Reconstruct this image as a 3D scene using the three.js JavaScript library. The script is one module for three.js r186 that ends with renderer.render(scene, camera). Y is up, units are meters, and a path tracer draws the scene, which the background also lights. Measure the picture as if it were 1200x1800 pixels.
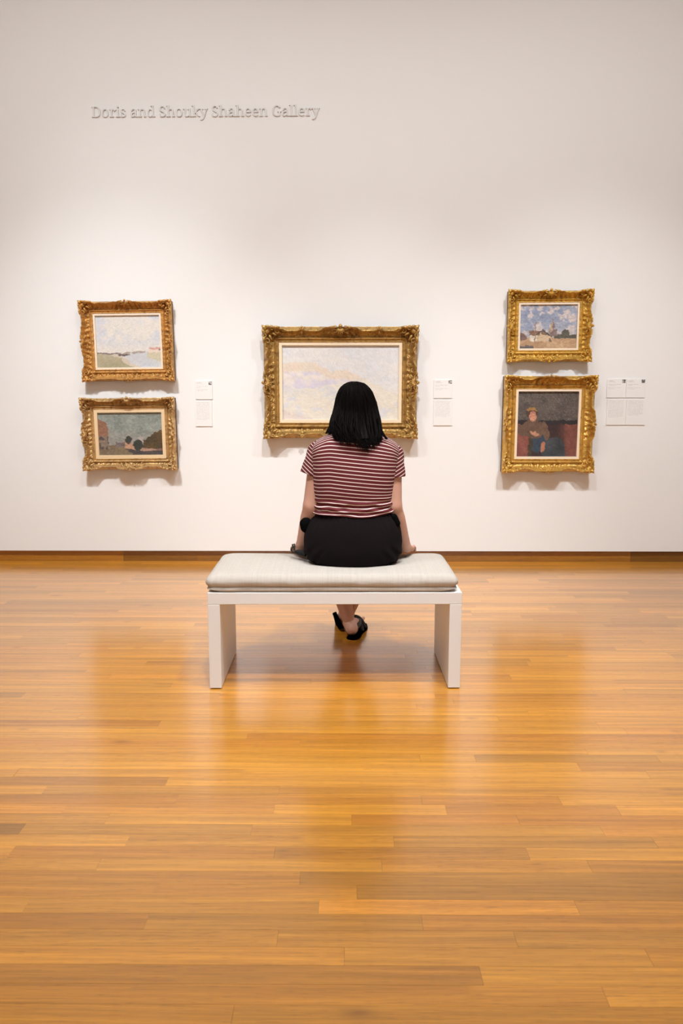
import * as THREE from 'three';
import { RoundedBoxGeometry } from 'three/addons/geometries/RoundedBoxGeometry.js';
import { mergeGeometries } from 'three/addons/utils/BufferGeometryUtils.js';
import { FontLoader } from 'three/addons/loaders/FontLoader.js';
import { RectAreaLightUniformsLib } from 'three/addons/lights/RectAreaLightUniformsLib.js';

// ------------------------------------------------------------------ camera, light, exposure
const scene = new THREE.Scene();
const renderer = new THREE.WebGLRenderer({ antialias: true });
renderer.toneMapping = THREE.LinearToneMapping;
renderer.toneMappingExposure = 0.61;
renderer.shadowMap.enabled = true;
const FPX = 1350, EYE = 1.25, PITCH = 8.43 * Math.PI / 180, YAW = 0.0073;
const camera = new THREE.PerspectiveCamera(2 * Math.atan(900 / FPX) * 180 / Math.PI, 1200 / 1800, 0.05, 60);
camera.position.set(0, EYE, 0);
camera.rotation.order = 'YXZ';
camera.rotation.set(-PITCH, YAW, 0);
camera.focus = 3.9;
camera.userData.fStop = 6.5;
camera.updateMatrixWorld(true);
scene.add(camera);
const WALL = -5.8, CEIL = 5.2, ROOM_X = 4.6, ROOM_BACK = 4.2;
// ceiling spotlights out of view, some added as fill: [x, y, z, target x, y, z, candela, half angle, penumbra]
const LAMPS = [
  [-2.0, 4.95, -2.5, -1.95, 0.9, WALL, 31, 1.0, 1, 'washing the wall of the dark street scene'],
  [0.05, 4.95, -2.5, 0.05, 0.9, WALL, 20, 0.95, 1, 'washing the wall of the large cliff scene'],
  [2.05, 4.95, -2.5, 2.0, 0.9, WALL, 27, 1.0, 1, 'washing the wall of the seated figure portrait'],
  [-1.7, 4.95, -2.5, -1.65, 0.35, WALL, 58, 0.4, 1, 'added to brighten the wall below the dark street scene'],  // this and the next two low lamps are added to lift the lower wall
  [0.2, 4.95, -2.5, 0.2, 0.3, WALL, 52, 0.37, 1, 'added to brighten the wall below the large cliff scene'],
  [1.75, 4.95, -2.5, 1.75, 0.35, WALL, 42, 0.4, 1, 'added to brighten the wall below the seated figure portrait'],
  [-1.45, 4.95, -2.5, -1.6, 1.9, WALL, 11, 0.34, 1, 'aimed at the pale river scene'],
  [0.95, 4.95, -2.15, 0.1, 0.0, -3.6, 52, 0.5, 1, 'aimed at the bench'],
  [-1.9, 4.95, -2.15, -1.7, 0.0, -4.3, 32, 0.6, 1, 'added to brighten the floor below the dark street scene'],  // this and the next are added lamps that lift the far floor
  [2.0, 4.95, -2.15, 1.8, 0.0, -4.4, 28, 0.6, 1, 'added to brighten the floor below the seated figure portrait'],
  [0.1, 4.95, -0.9, 0.1, 0.0, -1.8, 84, 0.6, 1, 'added to brighten the open floor in front of the bench'],  // added overhead lamp, brightens the near floor
  [0, 4.95, 1.2, 0, 1.6, ROOM_BACK, 190, 0.95, 1, 'added as fill, bounced off the rear wall'],  // added fill behind the camera, lifts the bench front and the room
];
const WARM = new THREE.Color().setRGB(0.965, 1.0, 1.03);

// ------------------------------------------------------------------ helpers
const rng = (seed) => () => { seed = (seed + 0x6D2B79F5) | 0; let t = Math.imul(seed ^ (seed >>> 15), 1 | seed); t = (t + Math.imul(t ^ (t >>> 7), 61 | t)) ^ t; return ((t ^ (t >>> 14)) >>> 0) / 4294967296; };
const clamp = (v, a = 0, b = 1) => v < a ? a : v > b ? b : v;
const mix = (a, b, t) => a + (b - a) * t;
const sstep = (a, b, v) => { const t = clamp((v - a) / (b - a)); return t * t * (3 - 2 * t); };
const hash = (x, y, z) => { let h = Math.imul(x, 374761393) ^ Math.imul(y, 668265263) ^ Math.imul(z, 1274126177); h = Math.imul(h ^ (h >>> 13), 1274126177); return ((h ^ (h >>> 16)) >>> 0) / 4294967296; };
function noise(x, y, z = 0) {
  const xi = Math.floor(x), yi = Math.floor(y), zi = Math.floor(z); let fx = x - xi, fy = y - yi, fz = z - zi;
  fx = fx * fx * (3 - 2 * fx); fy = fy * fy * (3 - 2 * fy); fz = fz * fz * (3 - 2 * fz);
  const l = (k) => mix(mix(hash(xi, yi, zi + k), hash(xi + 1, yi, zi + k), fx), mix(hash(xi, yi + 1, zi + k), hash(xi + 1, yi + 1, zi + k), fx), fy);
  return fz === 0 ? l(0) : mix(l(0), l(1), fz);
}
const fbm = (x, y, z = 0, o = 3) => { let s = 0, a = 0.5, n = 0; for (let i = 0; i < o; i++) { s += a * noise(x, y, z); n += a; a *= 0.5; x = x * 2.03 + 7.1; y = y * 2.03 + 3.7; z *= 2.03; } return s / n; };
const V = (x, y, z) => new THREE.Vector3(x, y, z);
const rayDir = (px, py) => V((px - 600) / FPX, (900 - py) / FPX, -1).applyQuaternion(camera.quaternion);
const atZ = (px, py, z) => { const d = rayDir(px, py); return d.multiplyScalar(z / d.z).add(camera.position); };
const atY = (px, py, y) => { const d = rayDir(px, py); return d.multiplyScalar((y - EYE) / d.y).add(camera.position); };
const toPx = (p) => { const q = p.clone().project(camera); return [600 + q.x * 600, 900 - q.y * 900]; };

const taken = {};
const numbered = (n) => { taken[n] = (taken[n] ?? -1) + 1; return taken[n] ? n + '_' + String(taken[n]).padStart(3, '0') : n; };
function lit(m) { m.castShadow = true; m.receiveShadow = true; return m; }
function mesh(name, geo, mat, parent) { const m = lit(new THREE.Mesh(geo, mat)); m.name = name; parent.add(m); return m; }
function thing(name, label, category, pos = [0, 0, 0], group) {
  const o = new THREE.Group(); o.name = numbered(name); o.position.set(...pos); o.userData = { label, category }; if (group) o.userData.group = group; scene.add(o); return o;
}
function single(name, geo, mat, label, category, group) {
  const m = mesh(numbered(name), geo, mat, scene); m.userData = { label, category }; if (group) m.userData.group = group; return m;
}
function struct(name, geo, mat, label) {
  const m = geo ? mesh(name, geo, mat, scene) : new THREE.Group(); m.name = name; if (!geo) scene.add(m);
  m.userData = { kind: 'structure', label, category: name.split('_')[0] }; return m;
}
const box = (x0, x1, y0, y1, z0, z1) => { const g = new THREE.BoxGeometry(x1 - x0, y1 - y0, z1 - z0); g.translate((x0 + x1) / 2, (y0 + y1) / 2, (z0 + z1) / 2); return g; };
function strip(g) { for (const k of Object.keys(g.attributes)) if (!['position', 'normal', 'uv'].includes(k)) g.deleteAttribute(k); return g.index ? g : g; }
function join(list) {
  const flat = list.map((g) => { const q = g.index ? g.toNonIndexed() : g.clone(); for (const k of Object.keys(q.attributes)) if (!['position', 'normal'].includes(k)) q.deleteAttribute(k); return q; });
  return mergeGeometries(flat);
}
// a tapered tube through points with a radius at each; closed ends; flat = squash across the given normal
function sweep(pts, rad, sides = 6, flat = 1, upHint = V(0, 0, 1)) {
  const n = pts.length, pos = [], nor = [], idx = [];
  for (let i = 0; i < n; i++) {
    const t = pts[Math.min(i + 1, n - 1)].clone().sub(pts[Math.max(i - 1, 0)]).normalize();
    let b = t.clone().cross(upHint); if (b.lengthSq() < 1e-6) b = t.clone().cross(V(1, 0.3, 0)); b.normalize();
    const u = b.clone().cross(t).normalize(), r = typeof rad === 'number' ? rad : rad[i];
    for (let k = 0; k < sides; k++) {
      const a = k / sides * Math.PI * 2, c = Math.cos(a), s = Math.sin(a);
      const o = b.clone().multiplyScalar(c * r).add(u.clone().multiplyScalar(s * r * flat));
      pos.push(pts[i].x + o.x, pts[i].y + o.y, pts[i].z + o.z);
      const m = b.clone().multiplyScalar(c * flat).add(u.clone().multiplyScalar(s)).normalize(); nor.push(m.x, m.y, m.z);
    }
  }
  for (let i = 0; i < n - 1; i++) for (let k = 0; k < sides; k++) { const a = i * sides + k, b = i * sides + (k + 1) % sides; idx.push(a, a + sides, b, b, a + sides, b + sides); }
  for (const e of [0, n - 1]) { const c = pos.length / 3; pos.push(pts[e].x, pts[e].y, pts[e].z); const t = pts[e].clone().sub(pts[e ? n - 2 : 1]).normalize(); nor.push(t.x, t.y, t.z); for (let k = 0; k < sides; k++) { const a = e * sides + k, b = e * sides + (k + 1) % sides; e ? idx.push(a, c, b) : idx.push(a, b, c); } }
  const g = new THREE.BufferGeometry(); g.setAttribute('position', new THREE.Float32BufferAttribute(pos, 3)); g.setAttribute('normal', new THREE.Float32BufferAttribute(nor, 3)); g.setIndex(idx); return g;
}
// surface nets of a signed distance field
function nets(f, lo, hi, h) {
  const nx = Math.ceil((hi[0] - lo[0]) / h) + 1, ny = Math.ceil((hi[1] - lo[1]) / h) + 1, nz = Math.ceil((hi[2] - lo[2]) / h) + 1;
  const S = new Float32Array(nx * ny * nz), at = (i, j, k) => (k * ny + j) * nx + i;
  for (let k = 0; k < nz; k++) for (let j = 0; j < ny; j++) for (let i = 0; i < nx; i++) S[at(i, j, k)] = f(lo[0] + i * h, lo[1] + j * h, lo[2] + k * h);
  const id = new Int32Array(nx * ny * nz).fill(-1), pos = [], idx = [];
  for (let k = 0; k < nz - 1; k++) for (let j = 0; j < ny - 1; j++) for (let i = 0; i < nx - 1; i++) {
    let m = 0, sx = 0, sy = 0, sz = 0, c = 0; const v = [];
    for (let q = 0; q < 8; q++) { v[q] = S[at(i + (q & 1), j + (q >> 1 & 1), k + (q >> 2))]; if (v[q] < 0) m |= 1 << q; }
    if (m === 0 || m === 255) continue;
    for (let a = 0; a < 8; a++) for (const d of [1, 2, 4]) { if (a & d) continue; const b = a | d; if ((v[a] < 0) === (v[b] < 0)) continue; const t = v[a] / (v[a] - v[b]); sx += (a & 1) + (d === 1 ? t : 0); sy += (a >> 1 & 1) + (d === 2 ? t : 0); sz += (a >> 2) + (d === 4 ? t : 0); c++; }
    id[at(i, j, k)] = pos.length / 3; pos.push(lo[0] + (i + sx / c) * h, lo[1] + (j + sy / c) * h, lo[2] + (k + sz / c) * h);
  }
  for (let k = 1; k < nz - 1; k++) for (let j = 1; j < ny - 1; j++) for (let i = 1; i < nx - 1; i++) {
    const s = S[at(i, j, k)] < 0;
    const quad = (a, b, c, d, flip) => { if (a < 0 || b < 0 || c < 0 || d < 0) return; flip ? idx.push(a, c, b, a, d, c) : idx.push(a, b, c, a, c, d); };
    if (s !== S[at(i + 1, j, k)] < 0) quad(id[at(i, j - 1, k - 1)], id[at(i, j, k - 1)], id[at(i, j, k)], id[at(i, j - 1, k)], !s);
    if (s !== S[at(i, j + 1, k)] < 0) quad(id[at(i - 1, j, k - 1)], id[at(i - 1, j, k)], id[at(i, j, k)], id[at(i, j, k - 1)], !s);
    if (s !== S[at(i, j, k + 1)] < 0) quad(id[at(i - 1, j - 1, k)], id[at(i, j - 1, k)], id[at(i, j, k)], id[at(i - 1, j, k)], !s);
  }
  const nor = new Float32Array(pos.length), e = h * 0.6;
  for (let q = 0; q < pos.length; q += 3) {
    const x = pos[q], y = pos[q + 1], z = pos[q + 2];
    let a = f(x + e, y, z) - f(x - e, y, z), b = f(x, y + e, z) - f(x, y - e, z), c = f(x, y, z + e) - f(x, y, z - e); const l = Math.hypot(a, b, c) || 1;
    nor[q] = a / l; nor[q + 1] = b / l; nor[q + 2] = c / l;
  }
  const g = new THREE.BufferGeometry(); g.setAttribute('position', new THREE.Float32BufferAttribute(pos, 3)); g.setAttribute('normal', new THREE.BufferAttribute(nor, 3)); g.setIndex(idx); return g;
}
const smin = (a, b, k) => { const h = clamp(0.5 + 0.5 * (b - a) / k); return mix(b, a, h) - k * h * (1 - h); };
const smax = (a, b, k) => -smin(-a, -b, k);
function cap(a, b, ra, rb) {
  const dx = b.x - a.x, dy = b.y - a.y, dz = b.z - a.z, L = dx * dx + dy * dy + dz * dz;
  return (x, y, z) => { const t = clamp(((x - a.x) * dx + (y - a.y) * dy + (z - a.z) * dz) / L); return Math.hypot(x - a.x - t * dx, y - a.y - t * dy, z - a.z - t * dz) - mix(ra, rb, t); };
}
const ell = (c, rx, ry, rz) => (x, y, z) => { const k = Math.hypot((x - c.x) / rx, (y - c.y) / ry, (z - c.z) / rz); return (k - 1) * Math.min(rx, ry, rz); };
const chain = (pts, rad) => { const q = pts.slice(1).map((p, i) => cap(pts[i], p, rad[i], rad[i + 1])); return (x, y, z) => { let d = 9; for (const f of q) d = Math.min(d, f(x, y, z)); return d; }; };
const dataTex = (w, h, fn, srgb = true) => {
  const d = new Uint8Array(w * h * 4);
  for (let j = 0; j < h; j++) for (let i = 0; i < w; i++) { const c = fn(i, j), o = (j * w + i) * 4; d[o] = clamp(c[0], 0, 255); d[o + 1] = clamp(c[1], 0, 255); d[o + 2] = clamp(c[2], 0, 255); d[o + 3] = 255; }
  const t = new THREE.DataTexture(d, w, h); t.magFilter = THREE.LinearFilter; t.minFilter = THREE.LinearMipmapLinearFilter; t.generateMipmaps = true; t.wrapS = t.wrapT = THREE.RepeatWrapping; if (srgb) t.colorSpace = THREE.SRGBColorSpace; t.needsUpdate = true; return t;
};
const std = (r, g, b, roughness = 0.6, extra = {}) => new THREE.MeshStandardMaterial({ color: new THREE.Color().setRGB(r, g, b), roughness, ...extra });

// ------------------------------------------------------------------ room shell
const paint = std(0.80, 0.79, 0.775, 0.85);
const ceilPaint = std(0.74, 0.73, 0.72, 0.9);
const BB = atZ(600, 968.6, WALL).y, T = 0.2;
const X0 = -ROOM_X, X1 = ROOM_X;
struct('wall_front', box(X0 - T, X1 + T, BB, CEIL, WALL - T, WALL), paint, 'smooth off-white gallery wall behind the paintings');
struct('wall_left', box(X0 - T, X0, -0.1, CEIL, WALL, ROOM_BACK), paint, 'off-white side wall of the gallery');
struct('wall_right', box(X1, X1 + T, -0.1, CEIL, WALL, ROOM_BACK), paint, 'off-white side wall of the gallery');
struct('wall_rear', box(X0 - T, X1 + T, -0.1, CEIL, ROOM_BACK, ROOM_BACK + T), paint, 'off-white gallery wall opposite the paintings');
struct('ceiling', box(X0 - T, X1 + T, CEIL, CEIL + T, WALL - T, ROOM_BACK + T), ceilPaint, 'plain white gallery ceiling');

// wood: grain bands, one plank width each
const PITCHW = 0.057, BANDS = 10, TLEN = 2.4;
const oakTex = dataTex(2048, 512, (i, j) => {
  const x = i / 2048 * TLEN, band = Math.floor(j / 51.2), q = (j - band * 51.2) / 51.2, y = q * PITCHW, s = band * 13.7;
  const xp = x + 0.0, wob = fbm(xp * 1.6, s, 0, 2) * 0.03;
  const wrapx = Math.min(1, Math.min(x, TLEN - x) / 0.02);
  let t = 0;
  t += (fbm(xp * 1.1 + s, (y + wob) * 70 + s * 3, 0, 3) - 0.5) * 0.55;
  t += (noise(xp * 5 + s, (y + wob * 0.6) * 260 + s) - 0.5) * 0.24;
  t += (noise(xp * 22 + s, y * 900 + s) - 0.5) * 0.26;
  const pore = noise(xp * 30 + 5 * s, y * 1100); if (pore > 0.78) t -= (pore - 0.78) * 1.8;
  if (band % 3 === 1) t += 0.3 * sstep(0.82, 0.95, q + (noise(xp * 1.2, s) - 0.5) * 0.25);
  if (band % 4 === 2) { const fl = noise(xp * 42 + y * 300 + s, y * 240 - xp * 8); if (fl > 0.72) t -= (fl - 0.72) * 1.1; }
  if (band === 5) { const k = Math.hypot((x - 1.3) * 0.5, y - 0.03); t -= 0.35 * Math.exp(-k * k / 0.00012); }
  if (band === 8) { const k = Math.hypot((x - 0.6) * 0.4, y - 0.02); t -= 0.45 * Math.exp(-k * k / 0.00016); }
  t *= 0.85 * wrapx + 0.15;
  const b = 224 * (1 + t * 0.4);
  return [b, b * (1 + t * 0.05), b * (1 + t * 0.14)];
});
oakTex.anisotropy = 8;
const oak = new THREE.MeshPhysicalMaterial({ map: oakTex, vertexColors: true, roughness: 0.3, clearcoat: 1.0, clearcoatRoughness: 0.18 });
function plankGeo(x0, x1, z0, z1, y1, thick, tone, seed, warm = 0) {
  const pos = [], nor = [], uv = [], col = [], idx = [];
  const off = hash(seed, 3, 1) * TLEN, band = Math.floor(hash(seed, 5, 2) * BANDS);
  const quad = (p, n) => { const b = pos.length / 3; for (const v of p) { pos.push(...v); nor.push(...n); uv.push((v[0] - x0 + off) / TLEN, (band + 0.04 + 0.92 * clamp((v[2] - z0) / (z1 - z0))) / BANDS); } idx.push(b, b + 1, b + 2, b, b + 2, b + 3); };
  const a = [x0, y1, z0], b = [x1, y1, z0], d = [x1, y1, z1], e = [x0, y1, z1], dn = (v) => [v[0], y1 - thick, v[2]];
  quad([e, d, b, a], [0, 1, 0]); quad([dn(a), dn(b), dn(d), dn(e)], [0, -1, 0]);
  quad([dn(e), dn(d), d, e], [0, 0, 1]); quad([dn(b), dn(a), a, b], [0, 0, -1]); quad([dn(d), dn(b), b, d], [1, 0, 0]); quad([dn(a), dn(e), e, a], [-1, 0, 0]);
  const m = 1 + tone * 0.19;
  for (let i = 0; i < pos.length / 3; i++) col.push(0.675 * m * (1 + 0.05 * warm), 0.285 * m * (1 - 0.06 * warm), 0.024 * m * (1 - 0.14 * warm));
  const g = new THREE.BufferGeometry();
  g.setAttribute('position', new THREE.Float32BufferAttribute(pos, 3)); g.setAttribute('normal', new THREE.Float32BufferAttribute(nor, 3)); g.setAttribute('uv', new THREE.Float32BufferAttribute(uv, 2)); g.setAttribute('color', new THREE.Float32BufferAttribute(col, 3)); g.setIndex(idx); return g;
}
const floor = struct('floor', null, null, 'polished oak strip floor in narrow honey-coloured planks');
mesh('subfloor', box(X0, X1, -0.1, -0.019, WALL - 0.03, ROOM_BACK), std(0.1, 0.06, 0.03, 0.9), floor);
{
  const Z_REF = -1.4305, ZW = WALL - 0.03, rowOf = (z) => Math.floor((Z_REF - z) / PITCHW);
  const joints = [[300, 1207], [282, 1269], [435, 1291], [527, 1302], [88, 1252], [142, 1256], [30, 1357], [1100, 1217], [732, 1243], [875, 1262], [930, 1257], [1047, 1270], [1095, 1280], [1027, 1316], [1152, 1329], [737, 1327], [837, 1339], [1020, 1352], [292, 1377], [27, 1360], [77, 1390], [490, 1393], [310, 1407], [113, 1423], [481, 1426], [187, 1442], [40, 1456], [442, 1459], [225, 1476], [483, 1496], [20, 1497], [175, 1516], [527, 1544], [1142, 1366], [785, 1428], [987, 1412], [742, 1412], [1090, 1430], [618, 1445], [912, 1445], [692, 1480], [1060, 1463], [1152, 1483], [928, 1502], [671, 1523], [1037, 1525], [560, 1592], [48, 1589], [259, 1616], [488, 1647], [627, 1570], [1014, 1596], [742, 1622], [906, 1651], [1140, 1682], [605, 1680], [845, 1712], [1062, 1747]];
  const tones = [[150, 1269, -1.1, 1], [800, 1291, -0.6, 1], [150, 1378, -1.2, 0.6], [400, 1378, 0.7, 0], [150, 1408, -0.8, 0.8], [450, 1408, 0, 0], [20, 1456, -2.2, 0], [650, 1428, 1.2, 0], [550, 1428, 1.2, 0], [900, 1430, -0.4, 0.8], [700, 1445, -0.6, 1], [1000, 1445, -0.6, 1], [640, 1480, 0.3, 0], [800, 1480, -0.5, 0], [1000, 1502, 0.5, 0], [1100, 1525, -0.7, 0.5], [130, 1616, -1, 0.6], [700, 1712, -0.9, 0.4], [1000, 1712, 0.4, 0], [1130, 1747, 0.8, 0], [900, 1747, -0.4, 0.4], [1060, 1651, -0.5, 0], [1080, 1598, -0.4, 0.4], [300, 1590, 0.2, 0], [100, 1516, 0.4, 0], [300, 1516, -0.2, 0], [200, 1496, -0.4, 0.6], [100, 1476, 0.4, 0], [300, 1425, 0.1, 0.6], [300, 1443, 0.5, 0], [800, 1525, 0.1, 0.3], [1000, 1616, -0.5, 0.6], [800, 1682, 0.2, 0], [300, 1350, 0.6, 0], [700, 1367, 0.8, 0], [200, 1360, 0.6, 0], [700, 1413, -0.2, 0.6], [900, 1412, -0.5, 0.8], [250, 1213, 0.9, 0], [500, 1217, 0.8, 0], [700, 1280, 0.6, 0], [200, 1284, 0.6, 0], [200, 1330, 0.6, 0], [900, 1217, 0.6, 0]];
  const rows = new Map(); const put = (r, x) => { if (!rows.has(r)) rows.set(r, []); rows.get(r).push(x); };
  for (const [px, py] of joints) { const p = atY(px, py, 0); put(rowOf(p.z), p.x); }
  const marks = tones.map(([px, py, t, w]) => { const p = atY(px, py, 0); return [rowOf(p.z), p.x, t, w]; });
  const list = []; const R = rng(77); let seed = 1;
  for (let r = rowOf(ROOM_BACK) - 1; Z_REF - r * PITCHW > ZW; r++) {
    const z1 = Math.min(Z_REF - r * PITCHW, ROOM_BACK), z0 = Math.max(z1 - PITCHW, ZW); if (z1 - z0 < 0.004) continue;
    const known = (rows.get(r) || []).slice().sort((a, b) => a - b), half = 0.47 * Math.max(0, -z1) + 0.05, cuts = [X0];
    const random = (a, b) => { let x = a; for (;;) { x += 0.35 + Math.pow(R(), 1.4) * 1.35; if (x > b - 0.3) break; cuts.push(x); } };
    if (known.length && z1 > -3.4) { random(X0, Math.min(-half, known[0] - 0.3)); cuts.push(...known); random(Math.max(half, known[known.length - 1] + 0.3), X1); }
    else random(X0 - R() * 0.8, X1);
    const c2 = [...cuts.filter((x) => x >= X0), X1].sort((a, b) => a - b);
    for (let i = 0; i + 1 < c2.length; i++) {
      if (c2[i + 1] - c2[i] < 0.01) continue;
      let tone = (R() + R() + R() - 1.5) * 1.25, warm = R() * R() * 1.2; seed++;
      for (const m of marks) if (m[0] === r && m[1] > c2[i] && m[1] < c2[i + 1]) { tone = m[2]; warm = m[3]; }
      const g = 0.00022, geo = plankGeo(c2[i] + g, c2[i + 1] - g, z0 + g, z1 - g, 0, 0.018, tone, seed, warm);
      const edge = (x) => toPx(V(x, 0, z1 - 0.02));
      const seen = z1 < -1.3 && (() => { const a = edge(c2[i]), b = edge(c2[i + 1]); return b[0] > 0 && a[0] < 1200 && a[1] < 1830; })();
      list.push({ geo, z: z1, seen });
    }
  }
  const near = list.filter((p) => p.seen).sort((a, b) => b.z - a.z).slice(0, 290), set = new Set(near);
  for (const p of near) mesh('plank', p.geo, oak, floor);
  const rest = mesh('plank_field', mergeGeometries(list.filter((p) => !set.has(p)).map((p) => p.geo)), oak, floor);
  rest.userData = { kind: 'stuff' };
}
// baseboard: oak boards set back under the wall
const base = struct('baseboard_front', null, null, 'honey-brown oak baseboard along the foot of the wall');
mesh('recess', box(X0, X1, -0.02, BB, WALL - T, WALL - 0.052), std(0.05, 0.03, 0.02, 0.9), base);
{
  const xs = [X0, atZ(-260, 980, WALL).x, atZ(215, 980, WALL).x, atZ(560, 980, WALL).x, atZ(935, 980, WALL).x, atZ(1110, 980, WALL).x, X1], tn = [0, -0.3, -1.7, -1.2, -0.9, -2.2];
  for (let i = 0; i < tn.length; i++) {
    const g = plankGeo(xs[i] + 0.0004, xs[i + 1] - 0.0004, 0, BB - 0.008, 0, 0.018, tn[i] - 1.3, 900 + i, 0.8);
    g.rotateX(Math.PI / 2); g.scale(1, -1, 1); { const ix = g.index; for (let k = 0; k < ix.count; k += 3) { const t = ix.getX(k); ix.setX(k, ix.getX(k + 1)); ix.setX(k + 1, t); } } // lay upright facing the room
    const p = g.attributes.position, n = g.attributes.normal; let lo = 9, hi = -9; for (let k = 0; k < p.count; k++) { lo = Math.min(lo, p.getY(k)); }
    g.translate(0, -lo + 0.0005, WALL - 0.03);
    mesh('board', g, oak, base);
  }
}
mesh('baseboard_left', box(X0, X0 + 0.012, 0.0005, 0.09, WALL, ROOM_BACK), std(0.42, 0.2, 0.07, 0.4), scene).userData = { kind: 'structure', label: 'oak baseboard along the side wall', category: 'baseboard' };
mesh('baseboard_right', box(X1 - 0.012, X1, 0.0005, 0.09, WALL, ROOM_BACK), std(0.42, 0.2, 0.07, 0.4), scene).userData = { kind: 'structure', label: 'oak baseboard along the side wall', category: 'baseboard' };

// ------------------------------------------------------------------ ceiling lamps (above the frame)
{
  const black = std(0.03, 0.03, 0.03, 0.5);
  let n = 0;
  for (const z of [-2.5, -2.15, -0.9, 1.2]) single('lighting_track', box(-2.6, 2.6, CEIL - 0.03, CEIL, z - 0.018, z + 0.018), black, `black ceiling lighting track ${z === -2.5 ? 'nearest the painting wall' : z === -2.15 ? 'above the bench' : z === -0.9 ? 'above the open floor' : 'before the rear wall'}`, 'track');
  for (const [x, y, z, tx, ty, tz, cd, ang, pen, where] of LAMPS) {
    const g = thing('track_light', `black cylindrical track spotlight ${where}`, 'spotlight', [x, y, z]);
    const head = new THREE.Group(); head.name = 'head'; g.add(head); head.lookAt(tx, ty, tz);
    const can = new THREE.LatheGeometry([[0, -0.1], [0.03, -0.1], [0.045, -0.085], [0.05, 0.06], [0.052, 0.075], [0.046, 0.075], [0.043, 0.05], [0, 0.045]].map(([r, h]) => new THREE.Vector2(r, h)), 28); can.rotateX(Math.PI / 2);
    mesh('housing', can, black, head);
    const lens = new THREE.CylinderGeometry(0.042, 0.042, 0.004, 28); lens.rotateX(Math.PI / 2); lens.translate(0, 0, 0.054);
    mesh('lens', lens, std(0.9, 0.9, 0.9, 0.3, { emissive: WARM, emissiveIntensity: 6 }), head);
    mesh('stem', box(-0.008, 0.008, 0.03, CEIL - 0.03 - y, -0.008, 0.008), black, g);
    mesh('yoke', join([box(-0.06, -0.053, -0.012, 0.035, -0.012, 0.012), box(0.053, 0.06, -0.012, 0.035, -0.012, 0.012), box(-0.06, 0.06, 0.029, 0.036, -0.012, 0.012)]), black, g);
    const dir = V(tx - x, ty - y, tz - z).normalize();
    const s = new THREE.SpotLight(WARM, cd, 0, ang, pen, 2); s.position.copy(dir.clone().multiplyScalar(0.085)); s.target.position.copy(dir.multiplyScalar(2)); g.add(s, s.target);
    s.castShadow = true; s.shadow.radius = 2.0; s.shadow.mapSize.set(2048, 2048); s.shadow.camera.near = 0.1; s.name = 'spot';
    n++;
  }
}

// ------------------------------------------------------------------ raised lettering
{
  const font = await new FontLoader().loadAsync('fonts/droid/droid_serif_regular.typeface.json');
  const text = 'Doris and Shouky Shaheen Gallery', res = font.data.resolution;
  let w = 0; const adv = (c) => font.data.glyphs[c].ha / res; for (const c of text) w += adv(c);
  const L = atZ(161, 206.5, WALL), Rr = atZ(561, 204, WALL), size = (Rr.x - L.x) / (w - 0.04);
  const g = thing('wall_lettering', 'raised off-white serif letters spelling the gallery name high on the wall', 'lettering', [L.x, L.y, WALL]);
  g.rotation.z = Math.atan2(Rr.y - L.y, Rr.x - L.x);
  const m = std(0.69, 0.675, 0.655, 0.6); let x = 0;
  for (const c of text) {
    if (c !== ' ') {
      const e = new THREE.ExtrudeGeometry(font.generateShapes(c, size), { depth: 0.007, bevelEnabled: true, bevelThickness: 0.001, bevelSize: 0.0007, bevelSegments: 1, curveSegments: 5 });
      e.translate(x, 0, 0.002); mesh('letter', e, m, g);
    }
    x += adv(c) * size;
  }
}

// ------------------------------------------------------------------ paintings
function picture(w, h, fn0, seed, dabs, vary = 0.28) {
  const fn = (u, v) => { const c = fn0(u + (fbm(u * 26, v * 26, seed) - 0.5) * 0.05, v + (fbm(u * 26 + 9, v * 26, seed + 3) - 0.5) * 0.05), k = 1 - vary / 2 + vary * fbm(u * 34, v * 34, seed + 5); return [c[0] * k, c[1] * k, c[2] * k]; };
  const C = new Float32Array(w * h * 3), R = rng(seed);
  for (let j = 0; j < h; j++) for (let i = 0; i < w; i++) { const c = fn(i / w, j / h); C.set(c, (j * w + i) * 3); }
  for (const [count, len, wid, jit, dir] of dabs) for (let n = 0; n < count; n++) {
    const u = R(), v = R(), c = fn(u, v), k = (R() - 0.5) * jit, kw = (R() - 0.5) * jit * 0.4, a = dir(u, v) + (R() - 0.5) * 0.9, ca = Math.cos(a), sa = Math.sin(a);
    const l = len * (0.6 + R() * 0.8), d = wid * (0.6 + R() * 0.8), cx = u * w, cy = v * h, r = Math.ceil(l);
    for (let y = Math.max(0, cy - r | 0); y <= Math.min(h - 1, cy + r); y++) for (let x = Math.max(0, cx - r | 0); x <= Math.min(w - 1, cx + r); x++) {
      const p = (x - cx) * ca + (y - cy) * sa, q = -(x - cx) * sa + (y - cy) * ca, e = p * p / l / l + q * q / d / d; if (e > 1) continue;
      const o = (y * w + x) * 3, al = 0.75 * (1 - e * e); C[o] = mix(C[o], c[0] + k + kw, al); C[o + 1] = mix(C[o + 1], c[1] + k, al); C[o + 2] = mix(C[o + 2], c[2] + k - kw, al);
    }
  }
  const t = dataTex(w, h, (i, j) => { const o = ((h - 1 - j) * w + i) * 3; return [C[o], C[o + 1], C[o + 2]]; }); t.wrapS = t.wrapT = THREE.ClampToEdgeWrapping; return t;
}
const lerp3 = (a, b, t) => [mix(a[0], b[0], t), mix(a[1], b[1], t), mix(a[2], b[2], t)];
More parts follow.
